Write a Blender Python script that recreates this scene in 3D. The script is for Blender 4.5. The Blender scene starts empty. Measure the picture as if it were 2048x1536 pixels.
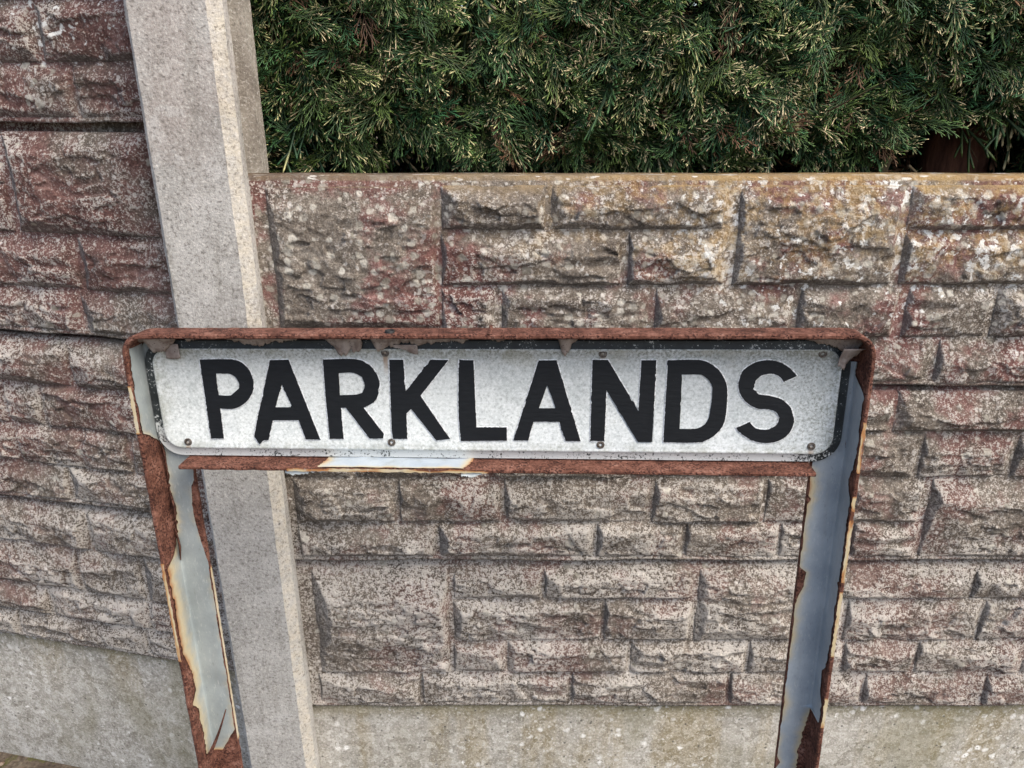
import bpy, math, random
import numpy as np
from mathutils import Matrix, Vector, Euler

# ------------------------------------------------------------------ scene, camera, light
sc = bpy.context.scene
COL = sc.collection
cam_d = bpy.data.cameras.new('camera')
cam_d.sensor_width = 36.0
cam_d.lens = 1538.0 / 2048.0 * 36.0
cam_d.clip_start = 0.02
cam_d.clip_end = 500
cam = bpy.data.objects.new('camera', cam_d)
COL.objects.link(cam)
cam.location = (0, 0, 1.32)
cam.rotation_euler = (math.radians(90 - 21.4), 0, 0)
sc.camera = cam

SUN_DIR = Vector((0.55, -0.42, 0.95)).normalized()      # towards the sun
el = math.asin(SUN_DIR.z)
world = bpy.data.worlds.new('World')
sc.world = world
world.use_nodes = True
wn = world.node_tree.nodes
sky = wn.new('ShaderNodeTexSky')
sky.sky_type = 'NISHITA'
sky.sun_disc = False
sky.sun_elevation = el
sky.sun_rotation = math.atan2(SUN_DIR.x, SUN_DIR.y)
sky.dust_density = 4.0
sky.air_density = 1.0
sky.ozone_density = 1.0
world.node_tree.links.new(sky.outputs[0], wn['Background'].inputs[0])
wn['Background'].inputs[1].default_value = 0.15
sun_d = bpy.data.lights.new('sun', 'SUN')
sun_d.energy = 1.5
sun_d.angle = math.radians(38)
sun_d.color = (1.0, 0.965, 0.86)
sun = bpy.data.objects.new('sun', sun_d)
COL.objects.link(sun)
sun.rotation_euler = SUN_DIR.to_track_quat('Z', 'Y').to_euler()
sc.view_settings.view_transform = 'Standard'
sc.view_settings.look = 'None'
sc.view_settings.gamma = 1.0
sc.view_settings.exposure = 0.92
sc.cycles.max_bounces = 4
sc.cycles.diffuse_bounces = 3
sc.cycles.glossy_bounces = 2

# ------------------------------------------------------------------ helpers
def tag(o, label=None, cat=None, group=None, kind=None):
    if label: o['label'] = label
    if cat: o['category'] = cat
    if group: o['group'] = group
    if kind: o['kind'] = kind
    return o

def empty(name, loc=(0, 0, 0), rot=(0, 0, 0), parent=None):
    o = bpy.data.objects.new(name, None)
    o.empty_display_size = 0.05
    COL.objects.link(o)
    o.location = loc
    o.rotation_euler = rot
    o.parent = parent
    return o

def link(name, me, mat=None, parent=None, loc=(0, 0, 0), smooth=True):
    if mat is not None and not me.materials:
        me.materials.append(mat)
    if smooth:
        me.polygons.foreach_set('use_smooth', np.ones(len(me.polygons), dtype=bool))
    o = bpy.data.objects.new(name, me)
    COL.objects.link(o)
    o.location = loc
    o.parent = parent
    return o

def arr_mesh(name, V, Fc):
    """mesh from an (n,3) array and an (m,k) face array"""
    V = np.ascontiguousarray(V, dtype=np.float32)
    Fc = np.ascontiguousarray(Fc, dtype=np.int32)
    me = bpy.data.meshes.new(name)
    m, k = Fc.shape
    me.vertices.add(len(V))
    me.vertices.foreach_set('co', V.ravel())
    me.loops.add(m * k)
    me.loops.foreach_set('vertex_index', Fc.ravel())
    me.polygons.add(m)
    me.polygons.foreach_set('loop_start', np.arange(0, m * k, k, dtype=np.int32))
    me.polygons.foreach_set('loop_total', np.full(m, k, dtype=np.int32))
    me.update(calc_edges=True)
    return me

def py_mesh(name, V, Fc):
    me = bpy.data.meshes.new(name)
    me.from_pydata([tuple(v) for v in V], [], [tuple(f) for f in Fc])
    me.update()
    return me

def grid_faces(nu, nv, off=0, flip=False):
    i = np.arange(nu - 1)[:, None] * nv + np.arange(nv - 1)[None, :]
    i = i.ravel() + off
    f = np.stack([i, i + nv, i + nv + 1, i + 1], 1)
    return f[:, ::-1] if flip else f

def vattr(me, name, vals):
    a = me.attributes.new(name, 'FLOAT', 'POINT')
    a.data.foreach_set('value', np.asarray(vals, dtype=np.float32))

def _hash(ix, iy, iz, seed):
    h = (ix * 374761393 + iy * 668265263 + iz * 2147483647 + seed * 1274126177) & 0xFFFFFFFF
    h = ((h ^ (h >> 13)) * 1274126177) & 0xFFFFFFFF
    h = h ^ (h >> 16)
    return (h & 0xFFFFFF) / float(0xFFFFFF)

def vnoise(x, y, z=0.0, seed=0):
    x, y, z = np.broadcast_arrays(np.asarray(x, float), np.asarray(y, float), np.asarray(z, float))
    ix = np.floor(x).astype(np.int64); iy = np.floor(y).astype(np.int64); iz = np.floor(z).astype(np.int64)
    fx, fy, fz = x - ix, y - iy, z - iz
    q = lambda t: t * t * t * (t * (t * 6 - 15) + 10)
    u, v, w = q(fx), q(fy), q(fz)
    r = 0
    for dx in (0, 1):
        for dy in (0, 1):
            for dz in (0, 1):
                wt = (u if dx else 1 - u) * (v if dy else 1 - v) * (w if dz else 1 - w)
                r = r + wt * _hash(ix + dx, iy + dy, iz + dz, seed)
    return r * 2 - 1

def fbm(x, y, z=0.0, seed=0, oct=4, gain=0.5):
    a, s, t = 1.0, 0.0, 0.0
    for o in range(oct):
        s = s + a * vnoise(np.asarray(x) * 2.0 ** o + o * 7.3, np.asarray(y) * 2.0 ** o - o * 3.1, z, seed + o * 17)
        t += a
        a *= gain
    return s / t

def sstep(a, b, x):
    t = np.clip((x - a) / (b - a), 0, 1)
    return t * t * (3 - 2 * t)

# ------------------------------------------------------------------ materials
class NB:
    def __init__(self, name):
        self.m = bpy.data.materials.new(name)
        self.m.use_nodes = True
        self.t = self.m.node_tree
        self.t.nodes.clear()
        self.out = self.t.nodes.new('ShaderNodeOutputMaterial')
        self.b = self.t.nodes.new('ShaderNodeBsdfPrincipled')
        self.t.links.new(self.b.outputs[0], self.out.inputs[0])
    def _in(self, sock, v):
        if v is None: return
        if isinstance(v, bpy.types.NodeSocket): self.t.links.new(v, sock)
        elif isinstance(v, (tuple, list)):
            if sock.type == 'RGBA' and len(v) == 3: v = (*v, 1)
            sock.default_value = v
        else: sock.default_value = v
    def pos(self):
        return self.t.nodes.new('ShaderNodeNewGeometry').outputs['Position']
    def normal(self):
        return self.t.nodes.new('ShaderNodeNewGeometry').outputs['Normal']
    def obj(self):
        return self.t.nodes.new('ShaderNodeTexCoord').outputs['Object']
    def rand(self):
        return self.t.nodes.new('ShaderNodeObjectInfo').outputs['Random']
    def attr(self, n, col=False):
        a = self.t.nodes.new('ShaderNodeAttribute'); a.attribute_name = n
        return a.outputs['Color'] if col else a.outputs['Fac']
    def sep(self, v):
        s = self.t.nodes.new('ShaderNodeSeparateXYZ'); self._in(s.inputs[0], v); return s.outputs
    def vmath(self, op, a, b=None):
        n = self.t.nodes.new('ShaderNodeVectorMath'); n.operation = op
        self._in(n.inputs[0], a); self._in(n.inputs[1], b)
        return n.outputs[0]
    def vscale(self, a, s):
        return self.vmath('MULTIPLY', a, s)
    def math(self, op, a, b=None, c=None, clamp=False):
        n = self.t.nodes.new('ShaderNodeMath'); n.operation = op; n.use_clamp = clamp
        self._in(n.inputs[0], a); self._in(n.inputs[1], b); self._in(n.inputs[2], c)
        return n.outputs[0]
    def add(self, a, b): return self.math('ADD', a, b)
    def mul(self, a, b): return self.math('MULTIPLY', a, b)
    def step(self, a, b, x):
        """smooth 0..1 ramp of x from a to b (a may exceed b)"""
        n = self.t.nodes.new('ShaderNodeMapRange'); n.interpolation_type = 'SMOOTHSTEP'
        self._in(n.inputs['Value'], x)
        if isinstance(a, (int, float)) and isinstance(b, (int, float)) and a > b:
            n.inputs['From Min'].default_value = b; n.inputs['From Max'].default_value = a
            n.inputs['To Min'].default_value = 1; n.inputs['To Max'].default_value = 0
        else:
            self._in(n.inputs['From Min'], a); self._in(n.inputs['From Max'], b)
        return n.outputs['Result']
    def noise(self, vec, scale, detail=4, rough=0.55, dist=0.0):
        n = self.t.nodes.new('ShaderNodeTexNoise')
        self._in(n.inputs['Vector'], vec)
        n.inputs['Scale'].default_value = scale; n.inputs['Detail'].default_value = detail
        n.inputs['Roughness'].default_value = rough; n.inputs['Distortion'].default_value = dist
        return n.outputs['Fac']
    def noisec(self, vec, scale, detail=2):
        n = self.t.nodes.new('ShaderNodeTexNoise')
        self._in(n.inputs['Vector'], vec)
        n.inputs['Scale'].default_value = scale; n.inputs['Detail'].default_value = detail
        return n.outputs['Color']
    def vor(self, vec, scale, rnd=1.0):
        n = self.t.nodes.new('ShaderNodeTexVoronoi')
        self._in(n.inputs['Vector'], vec)
        n.inputs['Scale'].default_value = scale
        if 'Randomness' in n.inputs: n.inputs['Randomness'].default_value = rnd
        return n.outputs['Distance'], n.outputs['Color']
    def mix(self, f, a, b, mode='MIX'):
        n = self.t.nodes.new('ShaderNodeMix'); n.data_type = 'RGBA'; n.blend_type = mode
        self._in(n.inputs[0], f); self._in(n.inputs[6], a); self._in(n.inputs[7], b)
        return n.outputs[2]
    def ramp(self, f, stops):
        n = self.t.nodes.new('ShaderNodeValToRGB')
        self._in(n.inputs[0], f)
        e = n.color_ramp.elements
        while len(e) < len(stops): e.new(0.5)
        for el_, (p, c) in zip(e, stops):
            el_.position = p; el_.color = (*c, 1)
        return n.outputs[0]
    def bump(self, h, strength=0.5, dist=0.002, prev=None):
        n = self.t.nodes.new('ShaderNodeBump')
        n.inputs['Strength'].default_value = strength; n.inputs['Distance'].default_value = dist
        self._in(n.inputs['Height'], h)
        if prev is not None: self._in(n.inputs['Normal'], prev)
        return n.outputs[0]
    def warp(self, vec, scale, amt):
        c = self.noisec(vec, scale)
        c = self.vmath('SUBTRACT', c, (0.5, 0.5, 0.5))
        return self.vmath('ADD', vec, self.vscale(c, (amt, amt, amt)))
    def spots(self, vec, scale, radius, density, soft=0.08):
        """round lichen-like spots: density may be a socket (0..1)"""
        d, c = self.vor(vec, scale)
        r = self.sep(c)
        keep = self.math('LESS_THAN', r[0], density)
        rad = self.math('MULTIPLY_ADD', r[1], radius * 0.7, radius * 0.45)
        s = self.step(soft, -soft, self.math('SUBTRACT', d, rad))
        return self.mul(s, keep), self.math('DIVIDE', d, rad), r[2]
    def done(self, col, rough=0.9, normal=None, spec=0.3, metal=0.0):
        self._in(self.b.inputs['Base Color'], col)
        self._in(self.b.inputs['Roughness'], rough)
        self._in(self.b.inputs['Specular IOR Level'], spec)
        self._in(self.b.inputs['Metallic'], metal)
        if normal is not None: self._in(self.b.inputs['Normal'], normal)
        return self.m

def mat_stone(name, left):
    """moulded concrete stone: faded maroon pigment, cement bloom, lichen"""
    n = NB(name)
    P = n.pos(); x, y, z = n.sep(P)
    PW = n.warp(P, 110, 0.011)
    big = n.noise(P, 5.5, 3, 0.6); mid = n.noise(P, 24, 4, 0.62); fine = n.noise(P, 170, 3, 0.7); grit = n.noise(P, 420, 2, 0.6)
    low = n.step(1.00, 0.50, z); hi = n.step(0.82, 1.08, z)
    # weathered cement body, brown-grey, and what is left of the maroon pigment
    tone = n.add(n.mul(mid, 0.34), n.add(n.mul(fine, 0.36), n.mul(grit, 0.30)))
    brown = n.ramp(tone, [(0.36, (0.070, 0.055, 0.044)), (0.50, (0.225, 0.190, 0.155)), (0.63, (0.430, 0.380, 0.320))])
    red = n.ramp(tone, [(0.36, (0.064, 0.029, 0.027)), (0.50, (0.180, 0.080, 0.071)), (0.63, (0.330, 0.190, 0.170))])
    rm = n.add(n.mul(big, 0.62), n.mul(mid, 0.38))
    if left:
        rmask = n.step(0.41, 0.60, n.add(rm, n.math('MULTIPLY_ADD', n.step(0.38, 0.80, z), 0.10, -0.06)))
    else:
        rmask = n.step(0.475, 0.565, n.add(rm, n.mul(n.step(0.35, 0.60, x), 0.02)))
    col = n.mix(n.mul(rmask, n.math('MULTIPLY_ADD', low, -0.18 if left else -0.38, 0.80 if left else 0.90)), brown, red)
    # pale cement bloom in a salt-and-pepper speckle, thicker low down
    patch = n.noise(P, 10, 3, 0.6)
    wornr = n.attr('proud')
    sp = n.add(n.add(n.add(n.mul(fine, 0.46), n.mul(grit, 0.44)), n.mul(patch, 0.26)), n.mul(wornr, 0.035))
    thr = n.math('SUBTRACT', 0.606 if left else 0.622, n.mul(low, 0.044 if left else 0.055))
    bloom = n.step(thr, n.add(thr, 0.055), sp)
    col = n.mix(n.mul(bloom, 0.80), col, n.mix(patch, (0.42, 0.375, 0.33), (0.72, 0.675, 0.61)))
    # shade painted in
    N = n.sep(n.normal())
    flank_shade = n.math('MAXIMUM', n.step(-0.30, -0.70, N[0]), n.step(-0.40, -0.80, N[2]))
    col = n.mix(n.mul(flank_shade, 0.60), col, n.ramp(tone, [(0.36, (0.085, 0.080, 0.076)), (0.62, (0.30, 0.285, 0.27))]))
    bare = n.math('MULTIPLY_ADD', flank_shade, -0.8, 1.0)  # lichen thinned where that shade is painted
    # lichen colonies of two sizes
    dn = n.noise(P, 8.0, 3)
    if left:
        d1 = n.mul(n.step(0.46, 0.66, dn), n.add(0.16, n.mul(n.step(1.15, 1.40, z), 0.55)))
        d2 = n.mul(n.step(0.40, 0.62, patch), 0.36)
    else:
        d1 = n.mul(n.step(0.26, 0.52, dn), n.add(n.mul(hi, 0.82), 0.10))
        d2 = n.mul(n.step(0.34, 0.58, patch), n.add(n.mul(hi, 0.35), 0.32))
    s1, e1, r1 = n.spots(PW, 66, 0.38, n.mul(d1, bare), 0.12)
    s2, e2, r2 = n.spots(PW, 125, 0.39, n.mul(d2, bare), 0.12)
    rough1 = n.step(0.25, 0.55, n.add(n.mul(fine, 0.55), n.mul(grit, 0.45)))
    lc1 = n.mix(r1, (0.30, 0.275, 0.225), (0.70, 0.655, 0.57))
    lc1 = n.mix(n.mul(n.step(0.45, 0.0, e1), 0.35), lc1, (0.26, 0.225, 0.175))
    col = n.mix(n.mul(s1, n.math('MULTIPLY_ADD', rough1, 0.45, 0.45)), col, lc1)
    col = n.mix(n.mul(s2, 0.72), col, n.mix(r2, (0.40, 0.35, 0.31), (0.78, 0.73, 0.67)))
    if True:
        wz = n.step(1.26, 1.40, z) if left else n.mul(hi, n.step(-0.45, 0.55, x))
        wn_ = n.add(n.mul(n.noise(P, 78, 3, 0.62), 0.75), n.mul(dn, 0.25))
        wl = n.step(0.562, 0.605, n.add(wn_, n.math('MULTIPLY_ADD', wz, 0.055, -0.055)))
        col = n.mix(n.mul(n.mul(wl, bare), n.mul(wz, 0.9)), col, (0.84, 0.835, 0.80))
    if not left:
        # ochre crust along the top, strongest to the right
        om = n.mul(n.step(1.00, 1.16, n.add(z, n.mul(n.math('SUBTRACT', dn, 0.5), 0.35))), n.step(-0.25, 0.35, x))
        oc = n.mul(n.step(0.44, 0.60, n.add(n.mul(n.noise(P, 52, 4, 0.65), 0.72), n.mul(patch, 0.28))), om)
        col = n.mix(n.mul(n.mul(oc, bare), 0.62), col, n.ramp(tone, [(0.40, (0.30, 0.18, 0.065)), (0.62, (0.55, 0.40, 0.20))]))
        top = n.mul(n.step(0.30, 0.65, N[2]), n.step(1.175, 1.190, z))
        och = n.ramp(n.add(n.mul(n.noise(n.vmath('MULTIPLY', P, (0.5, 1, 1)), 30, 4), 0.65), n.mul(n.step(-0.38, 0.45, x), 0.35)), [(0.25, (0.13, 0.105, 0.08)), (0.50, (0.26, 0.19, 0.11)), (0.72, (0.37, 0.25, 0.11))])
        col = n.mix(n.mul(top, 0.80), col, och)
        col = n.mix(n.mul(n.mul(top, n.step(0.60, 0.66, n.noise(n.vmath('MULTIPLY', P, (0.35, 1, 1)), 90, 3))), 0.8), col, (0.75, 0.72, 0.66))
    # sooty pin holes
    pit = n.step(0.335, 0.28, n.add(n.mul(grit, 0.6), n.mul(fine, 0.4)))
    col = n.mix(n.mul(pit, n.math('MULTIPLY_ADD', low, 0.35, 0.45)), col, (0.035, 0.032, 0.030))
    nor = n.bump(n.noise(P, 170, 5, 0.75), 1.0, 0.0055)
    return n.done(col, 0.94, nor, 0.15)

def mat_concrete(name, kind):
    """cast concrete: kind is post, slab, board or board_left"""
    n = NB(name)
    P = n.pos(); x, y, z = n.sep(P)
    big = n.noise(P, 5, 4); mid = n.noise(P, 26, 4, 0.6); fine = n.noise(P, 210, 3, 0.75)
    if kind == 'post':
        base = n.ramp(n.add(n.mul(mid, 0.45), n.mul(big, 0.55)), [(0.32, (0.29, 0.272, 0.247)), (0.52, (0.43, 0.41, 0.38)), (0.70, (0.57, 0.55, 0.52))])
        pink = n.mul(n.step(0.45, 0.65, n.noise(P, 8, 3)), n.step(0.7, 1.3, z))
        base = n.mix(n.mul(pink, 0.30), base, (0.42, 0.33, 0.29))
        base = n.mix(n.mul(n.step(0.9, 0.4, z), 0.25), base, (0.38, 0.38, 0.355))
        run = n.noise(n.vmath('MULTIPLY', P, (1, 1, 0.12)), 42, 4, 0.6)
        base = n.mix(n.mul(n.step(0.52, 0.66, run), 0.40), base, (0.24, 0.225, 0.195))
        base = n.mix(n.mul(n.step(0.58, 0.70, n.noise(P, 16, 5, 0.65)), 0.45), base, (0.60, 0.59, 0.565))
        # light from the right painted on the right-hand chamfer as sandy cream
        N = n.sep(n.normal())
        lit_chamfer = n.mul(n.step(0.30, 0.55, N[0]), n.step(0.92, 0.75, N[0]))
        base = n.mix(n.mul(lit_chamfer, n.mul(n.step(0.25, 0.70, n.noise(P, 60, 4, 0.7)), 0.60)), base, (0.60, 0.53, 0.41))
        back_shade = n.mul(n.step(1.052, 1.070, y), 0.75)  # shade of the slot and rear flange painted in as brown
        base = n.mix(back_shade, base, n.ramp(mid, [(0.3, (0.15, 0.125, 0.095)), (0.7, (0.34, 0.30, 0.245))]))
    elif kind == 'slab':
        base = n.ramp(n.add(n.mul(mid, 0.6), n.mul(big, 0.4)), [(0.3, (0.10, 0.08, 0.066)), (0.55, (0.20, 0.165, 0.135)), (0.75, (0.32, 0.28, 0.24))])
        redm = n.step(0.52, 0.64, n.noise(P, 7, 4))
        base = n.mix(n.mul(redm, 0.8), base, n.ramp(fine, [(0.35, (0.10, 0.036, 0.03)), (0.65, (0.20, 0.085, 0.06))]))
        low = n.step(0.95, 0.45, z)
        base = n.mix(n.mul(low, 0.65), base, n.ramp(fine, [(0.3, (0.20, 0.185, 0.165)), (0.65, (0.42, 0.385, 0.34))]))
        N = n.sep(n.normal())
        top = n.mul(n.step(0.25, 0.6, N[2]), n.mul(n.step(1.10, 1.18, z), n.step(-0.45, -0.40, x)))
        och = n.ramp(n.add(n.mul(n.noise(P, 30, 4), 0.6), n.mul(n.step(-0.35, 0.4, x), 0.4)), [(0.30, (0.17, 0.13, 0.085)), (0.5, (0.33, 0.22, 0.10)), (0.8, (0.46, 0.30, 0.12))])
        base = n.mix(top, base, och)
    else:
        base = n.ramp(n.add(n.mul(mid, 0.5), n.mul(big, 0.5)), [(0.32, (0.22, 0.205, 0.165)), (0.52, (0.35, 0.33, 0.285)), (0.70, (0.50, 0.48, 0.44))])
        # water streaks run down the board
        V = n.vmath('MULTIPLY', P, (1.0, 1.0, 0.07))
        st = n.noise(V, 17, 3); st2 = n.noise(V, 34, 2)
        och = n.mul(n.step(0.44, 0.60, n.add(n.mul(st, 0.75), n.mul(mid, 0.25))), n.step(0.02, 0.16, z))
        if kind == 'board_left': och = n.mul(och, n.step(0.15, 0.34, z))
        base = n.mix(n.mul(och, 0.75), base, (0.235, 0.185, 0.09))
        base = n.mix(n.mul(n.step(0.54, 0.68, n.add(n.mul(st2, 0.7), n.mul(mid, 0.3))), 0.45), base, (0.55, 0.54, 0.51))
        edge = n.step(0.24, 0.285, z) if kind == 'board' else n.step(0.305, 0.335, z)
        agg = n.vor(P, 95)[1]
        base = n.mix(0.42, base, n.mix(n.sep(agg)[0], n.mix(0.65, base, (0.08, 0.07, 0.055)), n.mix(0.55, base, (0.72, 0.70, 0.66))))
        base = n.mix(n.mul(edge, 0.75), base, n.mix(mid, (0.13, 0.115, 0.05), (0.30, 0.25, 0.13)))
    col = n.mix(n.mul(n.step(0.52, 0.68, fine), 0.55), base, (0.68, 0.65, 0.60))
    col = n.mix(n.mul(n.step(0.47, 0.33, fine), 0.62), col, (0.115, 0.10, 0.085))
    if kind != 'post':
        PW = n.warp(P, 80, 0.012)
        dens = n.mul(n.step(0.42, 0.62, n.noise(P, 9, 3)), 0.36)
        w, e, r = n.spots(PW, 62, 0.32, dens, 0.16)
        col = n.mix(n.mul(n.mul(w, n.step(0.25, 0.5, fine)), 0.9), col, n.mix(r, (0.42, 0.40, 0.36), (0.80, 0.79, 0.76)))
        w2, e2, r2 = n.spots(PW, 140, 0.36, dens, 0.14)
        col = n.mix(n.mul(w2, 0.6), col, (0.58, 0.56, 0.52))
        damp = n.step(0.50, 0.66, n.noise(n.vmath('MULTIPLY', P, (1, 1, 0.5)), 7, 4))
        col = n.mix(n.mul(damp, 0.40), col, (0.16, 0.145, 0.075))
    p1 = n.spots(P, 105, 0.20, 0.05 if kind == 'post' else 0.22)[0]
    p2 = n.mul(n.step(0.37, 0.30, n.noise(P, 520, 2, 0.6)), 0.8 if kind != 'post' else 0.55)
    pit = n.math('MAXIMUM', p1, p2)
    col = n.mix(n.mul(pit, 0.75), col, (0.06, 0.055, 0.05))
    return n.done(col, 0.92, n.bump(n.noise(P, 300, 3, 0.7), 0.55, 0.0025), 0.2)

def mat_rust(name, tone=1.0):
    n = NB(name)
    P = n.obj()
    a = n.noise(P, 38, 6, 0.65); b = n.noise(P, 260, 5, 0.65)
    d, c = n.vor(n.warp(P, 200, 0.004), 330)
    f = n.add(n.mul(a, 0.55), n.mul(b, 0.45))
    k = tone
    col = n.ramp(f, [(0.34, (0.034 * k, 0.014 * k, 0.010 * k)), (0.46, (0.095 * k, 0.037 * k, 0.024 * k)), (0.56, (0.180 * k, 0.080 * k, 0.056 * k)), (0.68, (0.31 * k, 0.172 * k, 0.130 * k))])
    pit = n.mul(n.step(0.46, 0.26, d), n.step(0.38, 0.52, n.noise(P, 70, 3)))
    col = n.mix(n.mul(pit, 0.8), col, (0.035, 0.012, 0.010))
    h = n.add(n.mul(b, 0.6), n.add(n.mul(a, 0.5), n.mul(pit, -0.8)))
    return n.done(col, 0.88, n.bump(h, 0.8, 0.0022), 0.25)

def mat_paint(name, col0, col1, rough=0.42):
    """old gloss paint skin, rust stained along the broken edges"""
    n = NB(name)
    P = n.obj()
    a = n.noise(P, 22, 4); b = n.noise(P, 300, 4)
    st = n.attr('stain')
    base = n.mix(n.step(0.3, 0.7, a), col0, col1)
    base = n.mix(n.mul(n.step(0.55, 0.75, n.noise(n.vmath('MULTIPLY', P, (1, 1, 0.1)), 60, 4)), 0.25), base, (0.20, 0.20, 0.17))
    sn = n.add(st, n.mul(n.math('SUBTRACT', n.noise(P, 55, 4), 0.5), 0.45))
    base = n.mix(n.mul(n.step(0.10, 0.55, sn), 0.8), base, (0.52, 0.42, 0.24))
    base = n.mix(n.mul(n.step(0.50, 0.85, sn), 0.9), base, (0.36, 0.15, 0.05))
    base = n.mix(n.step(0.90, 1.0, sn), base, (0.11, 0.04, 0.022))
    scf = n.noise(n.vmath('MULTIPLY', P, (2.0, 2.0, 0.6)), 150, 4, 0.7)
    base = n.mix(n.mul(n.step(0.56, 0.70, scf), 0.28), base, (0.58, 0.59, 0.57))
    base = n.mix(n.mul(n.step(0.40, 0.30, scf), 0.30), base, (0.13, 0.12, 0.105))
    h = n.add(n.mul(b, 0.5), n.mul(n.noise(P, 40, 3), 1.0))
    return n.done(base, rough, n.bump(h, 0.25, 0.002), 0.5)

def mat_flake():
    n = NB('peeled_paint')
    P = n.obj()
    a = n.noise(P, 90, 4); d, c = n.vor(P, 420)
    col = n.ramp(a, [(0.3, (0.17, 0.125, 0.105)), (0.6, (0.34, 0.29, 0.26))])
    col = n.mix(n.mul(n.step(0.30, 0.18, d), n.step(0.46, 0.6, n.noise(P, 160, 2))), col, (0.06, 0.03, 0.022))
    return n.done(col, 0.8, n.bump(a, 0.4, 0.002), 0.3)

def mat_plate():
    n = NB('nameplate_enamel')
    P = n.obj(); x, y, z = n.sep(P)
    fine = n.noise(P, 330, 5, 0.7); mid = n.noise(P, 45, 5, 0.6); big = n.noise(P, 9, 3)
    white = n.ramp(n.add(n.mul(mid, 0.5), n.mul(big, 0.5)), [(0.32, (0.42, 0.455, 0.45)), (0.50, (0.52, 0.55, 0.545)), (0.70, (0.60, 0.63, 0.62))])
    # grime speckle: top edge and right-hand end
    top = n.step(-0.005, 0.026, z); right = n.step(0.24, 0.35, x)
    sn_ = n.noise(P, 290, 3, 0.75)
    white = n.mix(n.mul(n.step(0.50, 0.66, sn_), 0.50), white, (0.74, 0.755, 0.755))
    white = n.mix(n.mul(n.step(0.48, 0.34, sn_), 0.55), white, (0.25, 0.265, 0.265))
    dirt = n.step(0.50, 0.60, n.add(n.add(n.mul(fine, 0.75), n.mul(mid, 0.2)), n.add(n.mul(top, 0.05), n.mul(right, 0.045))))
    white = n.mix(n.mul(dirt, n.add(0.30, n.mul(n.math('MAXIMUM', top, right), 0.40))), white, (0.17, 0.18, 0.15))
    stain = n.mul(top, n.step(0.45, 0.65, n.noise(P, 28, 4)))
    white = n.mix(n.mul(stain, 0.5), white, (0.36, 0.35, 0.28))
    scr = n.noise(n.vmath('MULTIPLY', P, (0.35, 1, 3.0)), 80, 3)
    white = n.mix(n.mul(n.step(0.60, 0.70, scr), 0.25), white, (0.78, 0.80, 0.82))
    # grime creeping in from the rim, and rust weeping from two of the screws
    edx = n.math('MAXIMUM', n.step(-0.385, -0.418, x), n.step(0.325, 0.360, x))
    edz = n.math('MAXIMUM', n.step(0.010, 0.029, z), n.step(-0.080, -0.097, z))
    gr = n.mul(n.math('MAXIMUM', edx, edz), n.step(0.40, 0.62, n.add(n.mul(n.noise(P, 60, 4, 0.65), 0.6), n.mul(fine, 0.4))))
    white = n.mix(n.mul(gr, 0.60), white, (0.20, 0.205, 0.155))
    for sx, sz, k in ((-0.1439, 0.0224, 0.75), (0.0988, 0.0217, 0.45), (-0.3878, -0.0878, 0.5), (0.3345, -0.0861, 0.5)):
        dx = n.math('ABSOLUTE', n.math('SUBTRACT', x, sx))
        run = n.mul(n.step(0.0042, 0.0008, n.add(dx, n.mul(n.math('SUBTRACT', mid, 0.5), 0.004))), n.mul(n.step(sz + 0.004, sz - 0.002, z), n.step(sz - 0.030, sz - 0.006, z)))
        white = n.mix(n.mul(run, k), white, (0.27, 0.16, 0.085))
    # black rim, worn to white along the bottom
    black = n.mix(n.step(0.4, 0.7, mid), (0.012, 0.015, 0.016), (0.035, 0.042, 0.044))
    bw = n.add(n.mul(fine, 0.75), n.mul(mid, 0.35))
    bottom = n.step(-0.088, -0.096, z)
    leftw = n.mul(n.step(-0.38, -0.42, x), n.step(-0.045, -0.085, z))
    rightb = n.step(0.30, 0.345, x)
    wearn = n.math('SUBTRACT', n.add(n.mul(bottom, 0.175), n.mul(leftw, 0.16)), n.mul(n.mul(rightb, bottom), 0.07))
    wear = n.step(0.63, 0.69, n.add(bw, n.add(wearn, n.mul(n.step(0.02, 0.03, z), 0.0))))
    black = n.mix(n.mul(wear, 0.92), black, (0.56, 0.58, 0.57))
    rim = n.attr('rim')
    col = n.mix(n.step(0.4, 0.6, n.add(rim, n.mul(n.math('SUBTRACT', fine, 0.5), 0.3))), white, black)
    h = n.add(n.mul(fine, 0.5), n.mul(mid, 0.5))
    return n.done(col, n.add(0.38, n.mul(mid, 0.35)), n.bump(h, 0.3, 0.0015), 0.45)

def mat_letter():
    n = NB('black_lettering')
    P = n.obj()
    f = n.noise(P, 420, 4, 0.7); m = n.noise(n.vmath('MULTIPLY', P, (0.5, 1, 2.2)), 120, 3)
    col = n.mix(m, (0.006, 0.0075, 0.0095), (0.014, 0.016, 0.019))
    col = n.mix(n.mul(n.step(0.70, 0.76, n.add(n.mul(f, 0.8), n.mul(n.noise(P, 30, 3), 0.25))), 0.6), col, (0.35, 0.36, 0.36))
    return n.done(col, 0.62, n.bump(m, 0.35, 0.0015), 0.22)

def mat_rim():
    n = NB('white_letter_edge'); P = n.obj()
    f = n.noise(P, 300, 4, 0.7)
    return n.done(n.mix(n.step(0.45, 0.65, f), (0.74, 0.76, 0.77), (0.30, 0.31, 0.30)), 0.5, None, 0.4)

def mat_screw():
    n = NB('screw_steel'); P = n.obj()
    f = n.noise(P, 500, 4)
    return n.done(n.ramp(f, [(0.35, (0.045, 0.030, 0.022)), (0.6, (0.20, 0.175, 0.15))]), 0.55, n.bump(f, 0.4, 0.001), 0.5, 0.4)

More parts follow.
